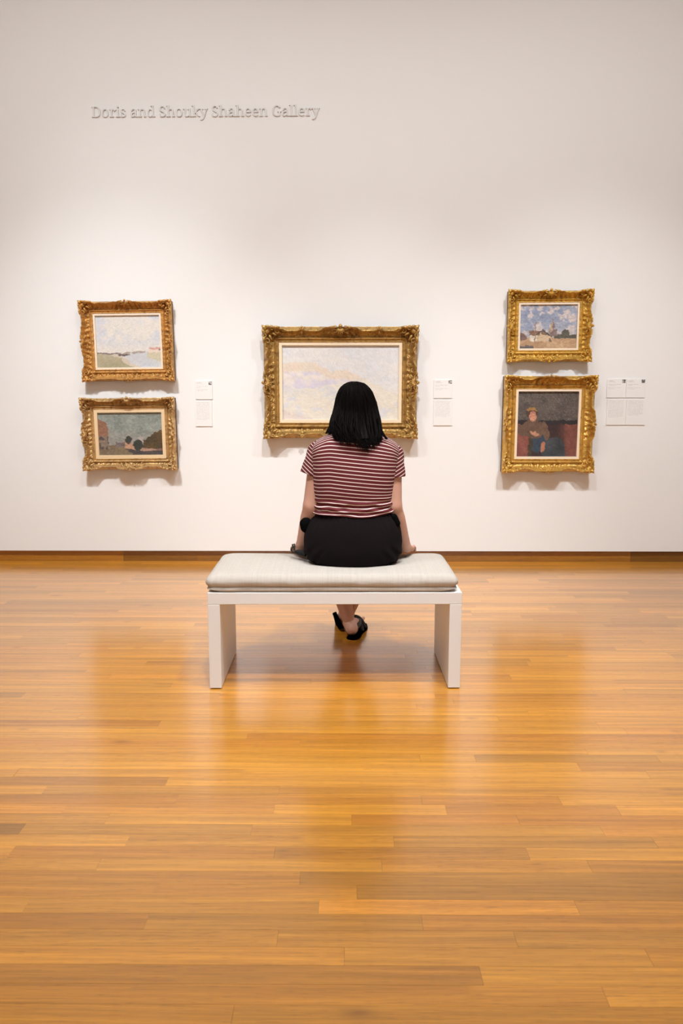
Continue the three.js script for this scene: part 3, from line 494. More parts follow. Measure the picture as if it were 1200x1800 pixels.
// ------------------------------------------------------------------ cushion
const seatX = atZ(619, 980, -3.45).x, CT = 0.088, cCx = bC - 0.012, cCz = (zF + zB) / 2, CW = 1.075, CD = 0.492;
const topDip = (x, z) => 0.034 * Math.exp(-Math.pow(((x - seatX) / 0.235) ** 2 + ((z + 3.52) / 0.17) ** 2, 1.6)) + 0.006 * (Math.exp(-(((x - seatX - 0.245) / 0.05) ** 2) - ((z + 3.6) / 0.07) ** 2) + Math.exp(-(((x - seatX + 0.245) / 0.05) ** 2) - ((z + 3.6) / 0.07) ** 2));
const cushTop = (x, z) => BH + CT - topDip(x, z);
{
  const prof = [[1, 0], [0.4, 0], [0.03, 0], [0.012, 0.001], [0.003, 0.006], [0.001, 0.013], [0.004, 0.0195], [0.0085, 0.0225], [0.004, 0.0255], [-0.001, 0.031], [-0.004, 0.042], [-0.002, 0.053], [0.005, 0.064], [0.016, 0.072], [0.032, 0.0775], [0.06, 0.081], [0.1, 0.0835], [0.16, 0.0855], [0.24, 0.087], [0.36, 0.0878], [0.5, 0.088], [0.65, 0.088], [0.8, 0.088], [0.92, 0.088], [1, 0.088]];
  const N = 420, pos = [], uv = [], idx = [];
  const edge = (k, ins) => { // rounded rectangle inset: ins in metres for small values
    const hw = CW / 2, hd = CD / 2, f = ins < 0.24 ? null : (ins - 0.24) / 0.76;
    let iw, id; if (f === null) { iw = hw - ins; id = hd - ins; } else { iw = mix(hw - 0.24, 0.0, f); id = mix(hd - 0.24, 0.0, f); }
    iw = Math.max(iw, 0); id = Math.max(id, 0);
    const r = Math.min(0.03, iw, id), per = [2 * (iw - r), 2 * (id - r)], tot = 2 * (CW + CD);
    const s = k / N * tot; // map by outer perimeter so rings line up
    let x, z; const a = CW, b = CD; let t;
    if (s < a) { t = s / a; x = mix(-iw, iw, t); z = id; } else if (s < a + b) { t = (s - a) / b; x = iw; z = mix(id, -id, t); } else if (s < 2 * a + b) { t = (s - a - b) / a; x = mix(iw, -iw, t); z = -id; } else { t = (s - 2 * a - b) / b; x = -iw; z = mix(-id, id, t); }
    const ex = Math.max(0, Math.abs(x) - (iw - r)), ez = Math.max(0, Math.abs(z) - (id - r));
    if (ex > 0 && ez > 0 && r > 0) { const l = Math.hypot(ex, ez), m = Math.max(ex, ez) / l; x = Math.sign(x) * (iw - r + ex * m); z = Math.sign(z) * (id - r + ez * m); }
    return [x, z];
  };
  for (let j = 0; j < prof.length; j++) for (let k = 0; k <= N; k++) {
    const [ins, h] = prof[j]; let [x, z] = edge(k % N, ins); const up = h / CT, wx = x + cCx, wz = z + cCz;
    const side = 1 - Math.min(1, ins / 0.1), wr = (fbm(wx * 14, h * 30 + wz * 9, 3) - 0.5);
    const ox = Math.abs(z) < CD / 2 - 0.03 ? Math.sign(x) : 0, oz = Math.abs(x) < CW / 2 - 0.03 ? Math.sign(z) : 0;
    if (j > 2 && j < 15) { z += oz * wr * 0.007 * side; x += ox * wr * 0.007 * side; }
    let y = h; if (up > 0.5) { const w = sstep(0.5, 1, up); y -= w * topDip(wx, wz) * (ins > 0.03 ? 1 : 0.55); y += w * (fbm(wx * 5, wz * 7, 8) - 0.5) * 0.006; y += 0.006 * w * sstep(0.3, 0.52, Math.abs(x)) * sstep(0, 0.1, ins) * 0.6; }
    if (j > 2 && j < 10 && j !== 7) y += (fbm(wx * 6, 4, wz * 5) - 0.5) * 0.004;
    if (h < 0.012 && j > 1) y += 0.007 * sstep(0.46, 0.53, Math.abs(x)) * (Math.abs(z) > 0.2 ? 1 : 0.4) * (1 - ins * 10 > 0 ? 1 : 0); // corners lift off the slab
    pos.push(x, y + BH, z); uv.push((x + (j < 15 ? 0 : 0)) / 0.3, (j < 15 ? z + h : z) / 0.3);
  }
  for (let j = 0; j < prof.length - 1; j++) for (let k = 0; k < N; k++) { const a = j * (N + 1) + k, b = a + 1, c = a + N + 1, d = c + 1; idx.push(a, b, c, b, d, c); }
  const g = new THREE.BufferGeometry(); g.setAttribute('position', new THREE.Float32BufferAttribute(pos, 3)); g.setAttribute('uv', new THREE.Float32BufferAttribute(uv, 2)); g.setIndex(idx); g.computeVertexNormals();
  const linen = (lo, hi) => dataTex(256, 256, (i, j) => { const t = 0.5 * hash(i >> 1, 0, 1) + 0.5 * hash(0, j >> 1, 2), n = noise(i * 0.5, j * 0.06, 4) * 0.5 + noise(i * 0.06, j * 0.5, 5) * 0.5, b = mix(lo, hi, 0.45 * t + 0.55 * n); return [b, b * 0.955, b * 0.9]; });
  const cm = new THREE.MeshPhysicalMaterial({ map: linen(174, 196), bumpMap: linen(0, 255), bumpScale: 0.0006, roughness: 0.9, sheen: 0.3, sheenRoughness: 0.6 });
  const t = thing('seat_cushion', 'beige linen cushion lying along the white bench', 'cushion', [cCx, 0, cCz]); t.rotation.y = BROT;
  mesh('cover', g, cm, t);
  const pip = (h, ins) => sweep(Array.from({ length: 121 }, (_, k) => { const [x, z] = edge((k * N / 120) % N, ins); return V(x, BH + h + (fbm((x + cCx) * 6, 4, (z + cCz) * 5) - 0.5) * 0.004, z); }), 0.0016, 6, 1, V(0, 1, 0));
  mesh('seam', pip(0.0225, 0.005), cm, t);
}

// ------------------------------------------------------------------ the seated person
{
  const P = atZ, g = thing('person', 'seated person with dark shoulder-length hair in a maroon striped tee, seen from behind', 'person', [seatX, 0, -3.5]);
  const org = g.position.clone(), place = (geo) => { geo.translate(-org.x, -org.y, -org.z); return geo; };
  const skin = std(0.56, 0.30, 0.215, 0.55);
  // a body of elliptical sections: [py, left px, right px, z of the back, depth]
  const sections = (rows, e = 2.3, grow = 0) => {
    const S = rows.map(([py, l, r, zb, dp]) => { const a = P(l, py, zb - dp / 2), b = P(r, py, zb - dp / 2); return [P((l + r) / 2, py, zb - dp * 0.3).y, (a.x + b.x) / 2, (b.x - a.x) / 2 + grow, zb - dp / 2, dp / 2 + grow]; }).sort((a, b) => a[0] - b[0]), n = S.length;
    const tan = S.map((s, i) => { const a = S[Math.max(0, i - 1)], b = S[Math.min(n - 1, i + 1)]; return s.map((_, k) => (b[k] - a[k]) / (b[0] - a[0])); });
    const out = [0, 0, 0, 0, 0];
    const f = (y) => { let i = 0; while (i < n - 2 && y > S[i + 1][0]) i++; const a = S[i], b = S[i + 1], h = b[0] - a[0], t = clamp((y - a[0]) / h), t2 = t * t, t3 = t2 * t; for (let k = 1; k < 5; k++) out[k] = (2 * t3 - 3 * t2 + 1) * a[k] + (t3 - 2 * t2 + t) * h * tan[i][k] + (-2 * t3 + 3 * t2) * b[k] + (t3 - t2) * h * tan[i + 1][k]; return out; };
    const lo = S[0][0] - grow, hi = S[n - 1][0] + grow;
    return (x, y, z) => { const o = f(y), hw = Math.max(0.004, o[2]), hd = Math.max(0.004, o[4]), q = Math.pow(Math.pow(Math.abs((x - o[1]) / hw), e) + Math.pow(Math.abs((z - o[3]) / hd), e), 1 / e), d = (q - 1) * Math.min(hw, hd); return Math.max(d, lo - y, y - hi); };
  };
  const torsoRows = [[746, 608, 638, -3.45, 0.1], [756, 597, 650, -3.42, 0.16], [763, 578, 668, -3.40, 0.19], [771, 562, 684, -3.385, 0.21], [780, 552, 696, -3.372, 0.225], [792, 548, 701, -3.362, 0.235], [812, 549, 698, -3.352, 0.245], [835, 550, 694, -3.347, 0.25], [860, 552, 690, -3.347, 0.25], [885, 554, 688, -3.352, 0.255], [905, 549, 692, -3.346, 0.272], [915, 545, 696, -3.34, 0.285]];
  const hipRows = [[899, 556, 687, -3.356, 0.255], [908, 551, 693, -3.348, 0.272], [918, 543, 700, -3.338, 0.29], [932, 537, 704, -3.328, 0.30], [950, 534, 706, -3.322, 0.31], [968, 534, 706, -3.322, 0.31], [981, 539, 701, -3.33, 0.30], [991, 549, 692, -3.345, 0.28], [999, 566, 674, -3.37, 0.24], [1004, 585, 655, -3.40, 0.18]];
  const torso = sections(torsoRows, 2.8), hips = sections(hipRows, 2.5), torsoIn = sections(torsoRows, 2.8, -0.02), hipsIn = sections(hipRows, 2.5, -0.02);
  // joints
  const shL = P(558, 797, -3.495), shR = P(691.5, 802, -3.495), elL = P(548.5, 889, -3.47), elR = P(690, 889, -3.47), wrL = P(529, 958, -3.555), wrR = P(713, 961, -3.565);
  const hipL = V(seatX - 0.1, 0.585, -3.5), hipR = V(seatX + 0.1, 0.585, -3.5), knL = V(seatX - 0.115, 0.5, -3.93), knR = V(seatX + 0.105, 0.5, -3.94);
  const anL = P(613.5, 1095, -3.935), anR = P(612, 1078, -4.04);
  const upL = cap(shL, elL, 0.037, 0.042), upR = cap(shR, elR, 0.037, 0.042), midL = elL.clone().lerp(wrL, 0.3), midR = elR.clone().lerp(wrR, 0.3);
  const foL = chain([elL, midL, wrL], [0.039, 0.0395, 0.0235]), foR = chain([elR, midR, wrR], [0.039, 0.0395, 0.0235]);
  const thL = cap(hipL, knL, 0.085, 0.058), thR = cap(hipR, knR, 0.085, 0.058);
  const caL = chain([knL, knL.clone().lerp(anL, 0.3).add(V(0, 0, 0.02)), knL.clone().lerp(anL, 0.72), anL], [0.055, 0.056, 0.044, 0.031]), caR = chain([knR, knR.clone().lerp(anR, 0.3).add(V(0, 0, 0.02)), knR.clone().lerp(anR, 0.72), anR], [0.055, 0.056, 0.044, 0.031]);
  const headC = P(622, 717, -3.55), neckB = P(621, 768, -3.475), neckT = headC.clone().add(V(0, -0.06, 0.03));
  const neck = cap(neckB, neckT, 0.056, 0.05);
  // feet, each with its own heel, ball and toes
  const heL = P(618, 1106.5, -3.91), baL = V(heL.x + 0.03, 0.042, -4.055), toL = V(heL.x + 0.038, 0.036, -4.11);
  const heR = P(604, 1083, -4.035), baR = P(607, 1098, -4.14), toR = P(609, 1103, -4.19);
  const foot = (an, he, ba, to, n) => { const m = he.clone().lerp(ba, 0.5).add(V(0, 0.012, 0)), side = ba.clone().sub(he).normalize().cross(n).normalize(); const q = [cap(an, he.clone().add(V(0, 0.008, 0)), 0.031, 0.029), cap(he, m, 0.028, 0.028), cap(m, ba, 0.028, 0.026), cap(an, m, 0.028, 0.026)];
    const toes = [-0.03, -0.014, 0.002, 0.016, 0.029].map((s, i) => cap(ba.clone().addScaledVector(side, s * 0.9), to.clone().addScaledVector(side, s).add(V(0, 0, [0, -0.004, -0.006, -0.004, 0.006][i])), 0.0125, [0.008, 0.008, 0.008, 0.0085, 0.011][i]));
    return (x, y, z) => { let d = q[0](x, y, z); for (const f of q) d = smin(d, f(x, y, z), 0.012); for (const f of toes) d = smin(d, f(x, y, z), 0.005); return d; }; };
  const ftL = foot(anL, heL, baL, toL, V(-0.5, 0.86, 0)), ftR = foot(anR, heR, baR, toR, V(0.92, 0.3, -0.25));
  const body = (x, y, z) => {
    let d = torsoIn(x, y, z); d = smin(d, hipsIn(x, y, z), 0.02); d = smin(d, neck(x, y, z), 0.03);
    d = smin(d, Math.min(upL(x, y, z), upR(x, y, z)), 0.018); d = smin(d, Math.min(foL(x, y, z), foR(x, y, z)), 0.012);
    d = smin(d, Math.min(thL(x, y, z), thR(x, y, z)) + 0.012, 0.03); d = smin(d, Math.min(caL(x, y, z), caR(x, y, z)), 0.01); return z > -3.72 && y < 0.7 ? Math.max(d, cushTop(x, z) + 0.004 - y) : d;
  };
  // head: skull, jaw, brow, nose, lips, ears (facing the wall, -z)
  const hc = headC, F = (x, y, z) => V(hc.x + x, hc.y + y, hc.z - z);
  const skull = ell(F(0, 0.012, -0.01), 0.074, 0.087, 0.092), jaw = ell(F(0, -0.045, 0.035), 0.056, 0.065, 0.06), chin = ell(F(0, -0.09, 0.068), 0.024, 0.02, 0.022), cheeks = ell(F(0, -0.03, 0.06), 0.055, 0.045, 0.035);
  const nose = cap(F(0, 0.012, 0.088), F(0, -0.028, 0.107), 0.008, 0.013), nosT = ell(F(0, -0.032, 0.1), 0.018, 0.009, 0.012), brow = cap(F(-0.035, 0.022, 0.078), F(0.035, 0.022, 0.078), 0.012, 0.012), lipU = cap(F(-0.018, -0.056, 0.09), F(0.018, -0.056, 0.09), 0.0065, 0.0065), lipD = cap(F(-0.014, -0.067, 0.088), F(0.014, -0.067, 0.088), 0.0075, 0.0075);
  const eyeL = ell(F(-0.031, 0.002, 0.093), 0.016, 0.012, 0.012), eyeR = ell(F(0.031, 0.002, 0.093), 0.016, 0.012, 0.012), earL = ell(F(-0.077, -0.008, -0.005), 0.009, 0.03, 0.018), earR = ell(F(0.077, -0.008, -0.005), 0.009, 0.03, 0.018);
  const head = (x, y, z) => { let d = smin(skull(x, y, z), jaw(x, y, z), 0.03); d = smin(d, chin(x, y, z), 0.02); d = smin(d, cheeks(x, y, z), 0.02); d = smin(d, brow(x, y, z), 0.012); d = smax(d, -Math.min(eyeL(x, y, z), eyeR(x, y, z)), 0.008); d = smin(d, nose(x, y, z), 0.008); d = smin(d, nosT(x, y, z), 0.006); d = smin(d, Math.min(lipU(x, y, z), lipD(x, y, z)), 0.004); d = smin(d, Math.min(earL(x, y, z), earR(x, y, z)), 0.008); return smin(d, neck(x, y, z), 0.02); };
  // hands laid on the cushion, fingers over its far edge
  const hand = (wr, sgn) => {
    const yT = BH + CT - 0.002, pal = V(wr.x + sgn * 0.006, yT + 0.017, wr.z - 0.065), q = [cap(wr, pal.clone().add(V(0, 0.004, 0.03)), 0.0235, 0.019)];
    for (let i = 0; i < 4; i++) q.push(cap(wr.clone().add(V((i - 1.5) * 0.006, -0.008, -0.015)), pal.clone().add(V((i - 1.5) * 0.019, 0, -0.012)), 0.016, 0.0135));
    const fin = [];
    for (let i = 0; i < 4; i++) { const l = [0.068, 0.078, 0.074, 0.058][sgn > 0 ? i : 3 - i], b = pal.clone().add(V((i - 1.5) * 0.02, 0, -0.012)), sp = (i - 1.5) * 0.006; fin.push(chain([b, b.clone().add(V(sp, 0.004, -l * 0.45)), b.clone().add(V(sp * 1.8, -0.006, -l * 0.75)), b.clone().add(V(sp * 2, -0.024, -l * 0.92))], [0.0095, 0.009, 0.008, 0.007])); }
    const tb = wr.clone().add(V(-sgn * 0.016, -0.012, -0.03)); fin.push(chain([tb, tb.clone().add(V(-sgn * 0.022, -0.004, -0.028)), tb.clone().add(V(-sgn * 0.028, -0.008, -0.055))], [0.013, 0.0105, 0.0085]));
    const fo = sgn > 0 ? foR : foL;
    return (x, y, z) => { let d = fo(x, y, z); for (const f of q) d = smin(d, f(x, y, z), 0.01); for (const f of fin) d = smin(d, f(x, y, z), 0.003); return d; };
  };
  const bb = (p, r) => [[p.x - r[0], p.y - r[1], p.z - r[2]], [p.x + r[0], p.y + r[1], p.z + r[2]]];
  const wrapCut = (f, wr) => (x, y, z) => Math.max(f(x, y, z), y - wr.y - 0.05);
  const parts = [nets(body, [seatX - 0.36, 0.08, -4.16], [seatX + 0.36, 1.2, -3.28], 0.01)];
  parts.push(nets(head, ...bb(headC.clone().add(V(0, -0.01, -0.01)), [0.1, 0.15, 0.135]), 0.0032));
  for (const [wr, s] of [[wrL, -1], [wrR, 1]]) parts.push(nets(wrapCut(hand(wr, s), wr), ...bb(wr.clone().add(V(0, -0.015, -0.07)), [0.085, 0.07, 0.13]), 0.003));
  parts.push(nets(ftL, ...bb(heL.clone().lerp(toL, 0.5).add(V(0, 0.03, 0.01)), [0.11, 0.1, 0.16]), 0.004), nets(ftR, ...bb(heR.clone().lerp(toR, 0.5).add(V(0, 0.02, 0.01)), [0.1, 0.1, 0.16]), 0.004));
  mesh('body', place(join(parts)), skin, g);
  for (const s of [-1, 1]) { const e = new THREE.SphereGeometry(0.0115, 16, 12); e.translate(hc.x + s * 0.031, hc.y + 0.001, hc.z - 0.0765); const m = mesh('eye', place(e), std(0.75, 0.72, 0.68, 0.2), g); const ir = new THREE.SphereGeometry(0.0055, 12, 8); ir.scale(1, 1, 0.4); ir.translate(hc.x + s * 0.031, hc.y - 0.001, hc.z - 0.0869); mesh('iris', place(ir), std(0.03, 0.02, 0.01, 0.2), m); const lid = new THREE.SphereGeometry(0.0124, 16, 8, 0, Math.PI * 2, 0, Math.PI * 0.46); lid.scale(1.15, 1, 1); lid.translate(hc.x + s * 0.031, hc.y + 0.001, hc.z - 0.0765); mesh('eyelid', place(lid), skin, m); }
  const lipG = join([sweep([F(-0.02, -0.0565, 0.092), F(-0.006, -0.0545, 0.0955), F(0, -0.056, 0.0955), F(0.006, -0.0545, 0.0955), F(0.02, -0.0565, 0.092)], [0.001, 0.0045, 0.0045, 0.0045, 0.001], 6), sweep([F(-0.018, -0.062, 0.091), F(0, -0.066, 0.0945), F(0.018, -0.062, 0.091)], [0.001, 0.0055, 0.001], 6)]);
  mesh('lips', place(lipG), std(0.45, 0.16, 0.14, 0.45), g);

  // shirt
  const stripe = dataTex(8, 256, (i, j) => { const t = j / 256, w = sstep(0.375, 0.39, t) * (1 - sstep(0.61, 0.625, t)); return [mix(92, 226, w), mix(18, 208, w), mix(26, 200, w)]; });
  const cotton = new THREE.MeshStandardMaterial({ map: stripe, roughness: 0.88 });
  const hemY = (x) => { const u = (x - seatX) / 0.18; return P(619, 906.5, -3.35).y - 0.012 * Math.exp(-(((u - 0.25) / 0.5) ** 2)) + 0.004 * u; };
  const neckHole = cap(neckB.clone().add(V(0, -0.02, -0.01)), neckB.clone().add(V(0, 0.09, -0.03)), 0.063, 0.07);
  const SH = 0.0168, hem0 = P(619, 906.5, -3.35).y;
  const fold = (x, y, z) => { const m = Math.exp(-(((y - hem0 - 0.03) / 0.035) ** 2)); return m * 0.0055 * Math.sin((y - hem0) * 210 + (fbm(x * 9, y * 8, z * 4) - 0.5) * 11 + (x - seatX) * 6) + 0.0022 * (fbm(x * 16, y * 11, z * 9) - 0.5) * 2; };
  const shirtF = (x, y, z) => { let d = torso(x, y, z) + fold(x, y, z); d = Math.max(d, hemY(x) - y); return smax(d, -neckHole(x, y, z), 0.004); };
  const tee = nets(shirtF, [seatX - 0.24, hem0 - 0.04, -3.68], [seatX + 0.26, 1.18, -3.3], 0.0045);
  { const p = tee.attributes.position, uv = new Float32Array(p.count * 2);
    for (let i = 0; i < p.count; i++) { const x = p.getX(i), y = p.getY(i), z = p.getZ(i), u = (x - seatX) / 0.18, up = sstep(hem0, hem0 + 0.12, y), top = sstep(hem0 + 0.2, hem0 + 0.36, y);
      let v = y + up * (0.018 * u + 0.012) + 0.02 * top * u * u * u * u + up * 0.01 * sstep(-0.5, -1, u) * 1.2 + 0.8 * top * clamp(-3.395 - z, 0, 0.09);
      if (z < -3.485) v = 2.27 - y;
      v += (1 - sstep(0.0, 0.075, y - hem0)) * (fbm(x * 12, y * 14, 2) - 0.5) * 0.026 * sstep(-0.002, 0.02, y - hemY(x));
      v -= (1 - up) * (hemY(x) - hem0);
      uv[i * 2] = 0.5; uv[i * 2 + 1] = v / SH + 0.12; }
    tee.setAttribute('uv', new THREE.BufferAttribute(uv, 2)); }
  const shirt = mesh('shirt', place(tee), cotton, g); shirt.userData.label = 'maroon tee with thin white stripes';
  for (const [sh, el, cuff, s] of [[shL, elL, P(547, 836, -3.485), -1], [shR, elR, P(692, 840, -3.485), 1]]) {
    const top = sh.clone().add(V(-s * 0.012, 0.006, 0)), ax = cuff.clone().sub(top), L = ax.length(); ax.normalize();
    const out = cap(top, cuff.clone().addScaledVector(ax, 0.03), 0.057, 0.0535), inn = cap(top, cuff.clone().addScaledVector(ax, 0.06), 0.045, 0.047);
    const f = (x, y, z) => { const t = (x - top.x) * ax.x + (y - top.y) * ax.y + (z - top.z) * ax.z; let d = out(x, y, z) + 0.002 * Math.sin(t * 70 + (z + 3.4) * 90) * sstep(L, 0, t); d = Math.max(d, t - L); const c = inn(x, y, z); return Math.max(d, Math.min(-c, 9) * (t > L - 0.02 ? 1 : -0) + (t > L - 0.02 ? 0 : -1)); };
    const sg = nets(f, [Math.min(top.x, cuff.x) - 0.075, cuff.y - 0.03, -3.58], [Math.max(top.x, cuff.x) + 0.075, top.y + 0.075, -3.41], 0.0042);
    const p = sg.attributes.position, uv = new Float32Array(p.count * 2);
    for (let i = 0; i < p.count; i++) { const x = p.getX(i) - top.x, y = p.getY(i) - top.y; uv[i * 2] = 0.5; uv[i * 2 + 1] = (-(x * ax.x + y * ax.y) + s * x * -0.45) / SH + 0.3; }
    sg.setAttribute('uv', new THREE.BufferAttribute(uv, 2)); mesh('sleeve', place(sg), cotton, shirt);
  }
  // trousers
  const waist = P(619, 899, -3.35).y, dark = (r, g, b, ro = 0.9) => new THREE.MeshPhysicalMaterial({ color: new THREE.Color().setRGB(r, g, b), roughness: ro, specularIntensity: 0.12 }), cloth = dark(0.0095, 0.0068, 0.0075);
  const legOut = [thL, thR, chain([knL, knL.clone().lerp(anL, 0.55)], [0.066, 0.058]), chain([knR, knR.clone().lerp(anR, 0.55)], [0.066, 0.058])];
  const pants = (x, y, z) => {
    let d = hips(x, y, z); for (let i = 0; i < 4; i++) { let l = legOut[i](x, y, z); if (i > 1) l = Math.max(l, 0.29 - y); else l -= 0.006; d = smin(d, l, 0.025); }
    const a = Math.atan2(x - seatX, z + 3.48), m = sstep(waist - 0.14, waist - 0.01, y);
    d += m * 0.0022 * Math.sin(a * 46 + 3 * fbm(x * 10, y * 6, 1)) + 0.003 * (fbm(x * 13 + y * 5, y * 15, z * 12) - 0.5) + 0.004 * sstep(0.1, 0.17, Math.abs(x - seatX)) * Math.sin((y * 0.8 + Math.abs(x - seatX)) * 120) * sstep(0.62, 0.55, y) * sstep(-3.6, -3.4, z);
    if (z > -3.7) d = Math.max(d, cushTop(x, z) + 0.0005 - y);
    return d;
  };
  const tr = mesh('trousers', place(nets(pants, [seatX - 0.27, 0.27, -4.03], [seatX + 0.27, waist + 0.02, -3.29], 0.007)), cloth, g); tr.userData.label = 'charcoal trousers with gathered waist';
  const pocket = (a, b, ra, rb, fl) => { const f = cap(a, b, ra, rb), m = a.clone().lerp(b, 0.5); return nets((x, y, z) => f(x, y, m.z + (z - m.z) * fl), [m.x - 0.06, m.y - 0.075, m.z - 0.045], [m.x + 0.06, m.y + 0.075, m.z + 0.045], 0.004); };
  mesh('pocket', place(pocket(P(537.5, 920.5, -3.45), P(538, 926.5, -3.45), 0.0285, 0.027, 1.2)), dark(0.0025, 0.0025, 0.0025), tr).userData.label = 'black bulging pocket lining';
  mesh('pocket', place(pocket(P(692, 909, -3.42), P(697.5, 920, -3.42), 0.0165, 0.0155, 0.9)), dark(0.0025, 0.0025, 0.0025), tr).userData.label = 'black bulging pocket lining';

  // hair: an inner mass and many locks
  const hairRows = [[670.5, 618, 627, -3.50, 0.08], [674, 607, 639, -3.472, 0.16], [681, 600, 647, -3.452, 0.205], [693, 594.5, 654.5, -3.438, 0.235], [708, 590.5, 660, -3.43, 0.245], [724, 587.5, 663, -3.425, 0.24], [738, 584.5, 665.5, -3.41, 0.215], [750, 581, 668, -3.392, 0.205], [759, 578.5, 670, -3.372, 0.2], [768, 582, 671, -3.355, 0.17], [778, 592, 668, -3.345, 0.12]];
  const hv = sections(hairRows, 2.2), faceCut = ell(V(hc.x, hc.y - 0.085, hc.z - 0.13), 0.062, 0.14, 0.12);
  const hairMat = new THREE.MeshPhysicalMaterial({ color: new THREE.Color().setRGB(0.0036, 0.0024, 0.0021), roughness: 0.5, specularIntensity: 0.06 });
  const endT = [[560, 756], [584, 759], [598, 766], [610, 777], [625, 785], [645, 784], [658, 776], [668, 770], [700, 768]].map(([px, py]) => { const p = P(px, py, -3.37); return [p.x, p.y]; });
  const endY = (x) => { let i = 0; while (i < endT.length - 2 && x > endT[i + 1][0]) i++; const a = endT[i], b = endT[i + 1]; return mix(a[1], b[1], clamp((x - a[0]) / (b[0] - a[0]))); };
  const hairF = (x, y, z) => { const a = Math.atan2(x - hc.x, z - hc.z); let d = hv(x, y, z) + 0.0016 * Math.sin(a * 44 + 5 * noise(x * 20, y * 6, z * 20)) + 0.002; d = smax(d, -faceCut(x, y, z), 0.01); const sh = torso(x, y, z) ; return Math.max(d, -(sh - 0.001), endY(x) + 0.02 + 0.012 * noise(x * 60, z * 30) - y); };
  const hl = [nets(hairF, [hc.x - 0.14, P(620, 779, -3.35).y - 0.01, -3.70], [hc.x + 0.15, 1.35, -3.32], 0.0048)];
  { const R = rng(5), SR = hairRows.map(([py, l, r, zb, dp]) => { const a = P(l, py, zb - dp / 2), b = P(r, py, zb - dp / 2); return { y: P((l + r) / 2, py, zb - dp * 0.3).y, cx: (a.x + b.x) / 2, hw: (b.x - a.x) / 2, cz: zb - dp / 2, hd: dp / 2 }; });
    const onHair = (ang, t, k) => { const q = clamp(t) * (SR.length - 1), i = Math.min(SR.length - 2, Math.floor(q)), f = q - i, a = SR[i], b = SR[i + 1], m = (n) => mix(a[n], b[n], f); const s = Math.sin(ang), c = Math.cos(ang), e = 2 / 2.2, sx = Math.sign(s) * Math.pow(Math.abs(s), e), cz = Math.sign(c) * Math.pow(Math.abs(c), e); return V(m('cx') + sx * (m('hw') + k), m('y'), m('cz') + cz * (m('hd') + k)); };
    for (let i = 0; i < 620; i++) {
      const ang = (R() * 2 - 1) * 2.35, ph = R() * 6, wv = 0.03 + R() * 0.05, k0 = -0.003 + R() * 0.0045, pts = [], rad = [], n = 16, back = Math.cos(ang) > 0.1, ext = back ? 0.004 + Math.pow(R(), 2.2) * 0.03 : R() * 0.012, t0 = R() * 0.25, tE = back ? 1 : 0.86 + 0.06 * R(), jit = (R() - 0.5) * 0.026 + (noise(ang * 9, 3) - 0.4) * 0.05, r0 = 0.0018 + R() * 0.0026;
      for (let j = 0; j < n; j++) { const t = j / (n - 1); let p = onHair(ang + wv * Math.sin(t * 5 + ph), mix(t0, tE, t), k0 + 0.002 * Math.sin(t * 9 + ph)); if (t > 0.8) { const q = (t - 0.8) / 0.2; p.y -= ext * q; p.x += Math.sin(ph) * 0.01 * q * q + Math.sign(Math.sin(ang)) * 0.004 * q; p.z += 0.004 * q; } if (back) { const top = pts.length ? pts[0].y : p.y, end = endY(onHair(ang, 1, 0).x) - jit, bot = onHair(ang, 1, 0).y; p.y = top - (top - p.y) * (top - end) / Math.max(0.05, top - bot + ext); } pts.push(p); rad.push(r0 * (0.4 + 0.6 * Math.min(1, t * 6)) * (t > 0.75 ? Math.max(0.12, 1 - (t - 0.75) * 3.6) : 1)); }
      hl.push(sweep(pts, rad, 5));
    }
    // flicked tails at both sides
    for (let i = 0; i < 26; i++) { const o = () => (R() - 0.5) * 4; hl.push(sweep([P(583 + o(), 738, -3.45), P(580 + o(), 750, -3.44), P(576 + o(), 757, -3.43), P(573 + o() * 0.8, 762 + o() * 0.7, -3.43)], [0.003, 0.003, 0.0022, 0.0005], 5)); hl.push(sweep([P(665 + o(), 735, -3.44), P(668 + o(), 752, -3.42), P(673 + o(), 763, -3.40), P(680 + o() * 1.4, 772 + o() * 0.6, -3.39)], [0.003, 0.0036, 0.0028, 0.0006], 5)); }
  }
  mesh('hair', place(join(hl)), hairMat, g).userData.label = 'near-black straight hair falling over the shoulders';

  // sandals
  const black = std(0.012, 0.011, 0.011, 0.55), olive = std(0.022, 0.02, 0.015, 0.7);
  const sandal = (he, ba, to, nrm, flip) => {
    const s = new THREE.Group(); s.name = 'sandal'; g.add(s);
    const dir = to.clone().sub(he).normalize(), up = nrm.clone().addScaledVector(dir, -nrm.dot(dir)).normalize(), side = dir.clone().cross(up).normalize();
    const B = (a, b, c) => he.clone().addScaledVector(dir, a).addScaledVector(side, b).addScaledVector(up, c), L = he.distanceTo(to) + 0.05;
    const sh = new THREE.Shape(), out = [[-0.036, 0], [-0.03, 0.024], [-0.005, 0.034], [0.06, 0.031], [0.12, 0.041], [0.17, 0.042], [L - 0.03, 0.03], [L - 0.018, 0], [L - 0.03, -0.028], [0.17, -0.038], [0.12, -0.036], [0.06, -0.029], [-0.005, -0.034], [-0.03, -0.024]];
    sh.setFromPoints(new THREE.SplineCurve([...out, out[0]].map(([a, b]) => new THREE.Vector2(a, b))).getPoints(60));
    const e = new THREE.ExtrudeGeometry(sh, { depth: 0.016, bevelEnabled: true, bevelSize: 0.003, bevelThickness: 0.003, bevelSegments: 2 });
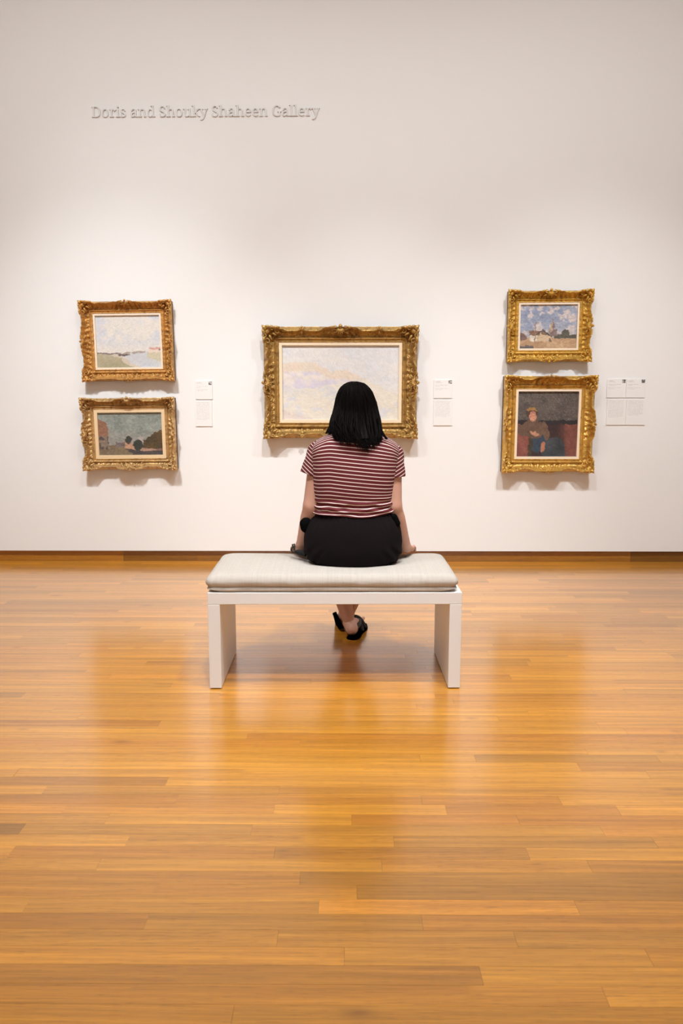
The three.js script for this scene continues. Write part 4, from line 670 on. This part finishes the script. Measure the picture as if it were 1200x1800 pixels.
    const M = new THREE.Matrix4().makeBasis(dir, side, up).setPosition(B(0, 0, -0.048)); e.applyMatrix4(M); mesh('sole', place(e), black, s);
    const band = (a0, a1, w, r, rise) => sweep(Array.from({ length: 17 }, (_, i) => { const t = i / 16 * Math.PI; return B(mix(a0, a1, i / 16), Math.cos(t) * w, -0.036 + Math.sin(t) * rise); }), r, 8, 0.35, dir);
    mesh('strap', place(band(0.13, 0.15, 0.041, 0.011, 0.073)), black, s); mesh('strap', place(band(0.075, 0.1, 0.037, 0.011, 0.083)), black, s);
    const back = Array.from({ length: 19 }, (_, i) => { const t = (i / 18 - 0.5) * Math.PI * 1.2; return B(-0.034 * Math.cos(t) + 0.012 + 0.06 * Math.pow(Math.abs(i / 9 - 1), 2), Math.sin(t) * 0.038, -0.012 + 0.034 * Math.abs(i / 9 - 1)); });
    mesh('heel_strap', place(sweep(back, 0.012, 8, 0.4, dir)), black, s);
    return s;
  };
  sandal(heL, baL, toL, V(-0.3, 0.95, 0)); sandal(heR, baR, toR, V(0.92, 0.3, -0.25));

  // small dark strap bundle under the hand
  const st = thing('strap_bundle', 'small dark olive strap bunched beside the hand on the cushion', 'strap', [wrL.x, BH + CT, -3.52]), so = st.position.clone(), pl = (geo) => { geo.translate(-so.x, -so.y, -so.z); return geo; };
  const lump = [P(519, 970, -3.52), P(524, 970.5, -3.51), P(530, 972, -3.50), P(537, 974, -3.49)];
  mesh('bunched_strap', pl(sweep(lump.map((p) => V(p.x, Math.max(p.y, cushTop(p.x, p.z) + 0.011), p.z)), [0.008, 0.012, 0.0135, 0.012], 10, 0.9)), std(0.004, 0.005, 0.004, 0.8), st);
  mesh('loop', pl(sweep([P(521, 971, -3.515), P(513, 971, -3.52), P(511.5, 966, -3.525), P(515, 961, -3.525), P(513.5, 957.5, -3.525), P(517.5, 956.5, -3.525), P(517.5, 961, -3.52), P(516.5, 968, -3.515)], [0.005, 0.005, 0.0045, 0.0045, 0.004, 0.004, 0.0045, 0.005], 8, 0.6)), olive, st);
}
renderer.render(scene, camera);
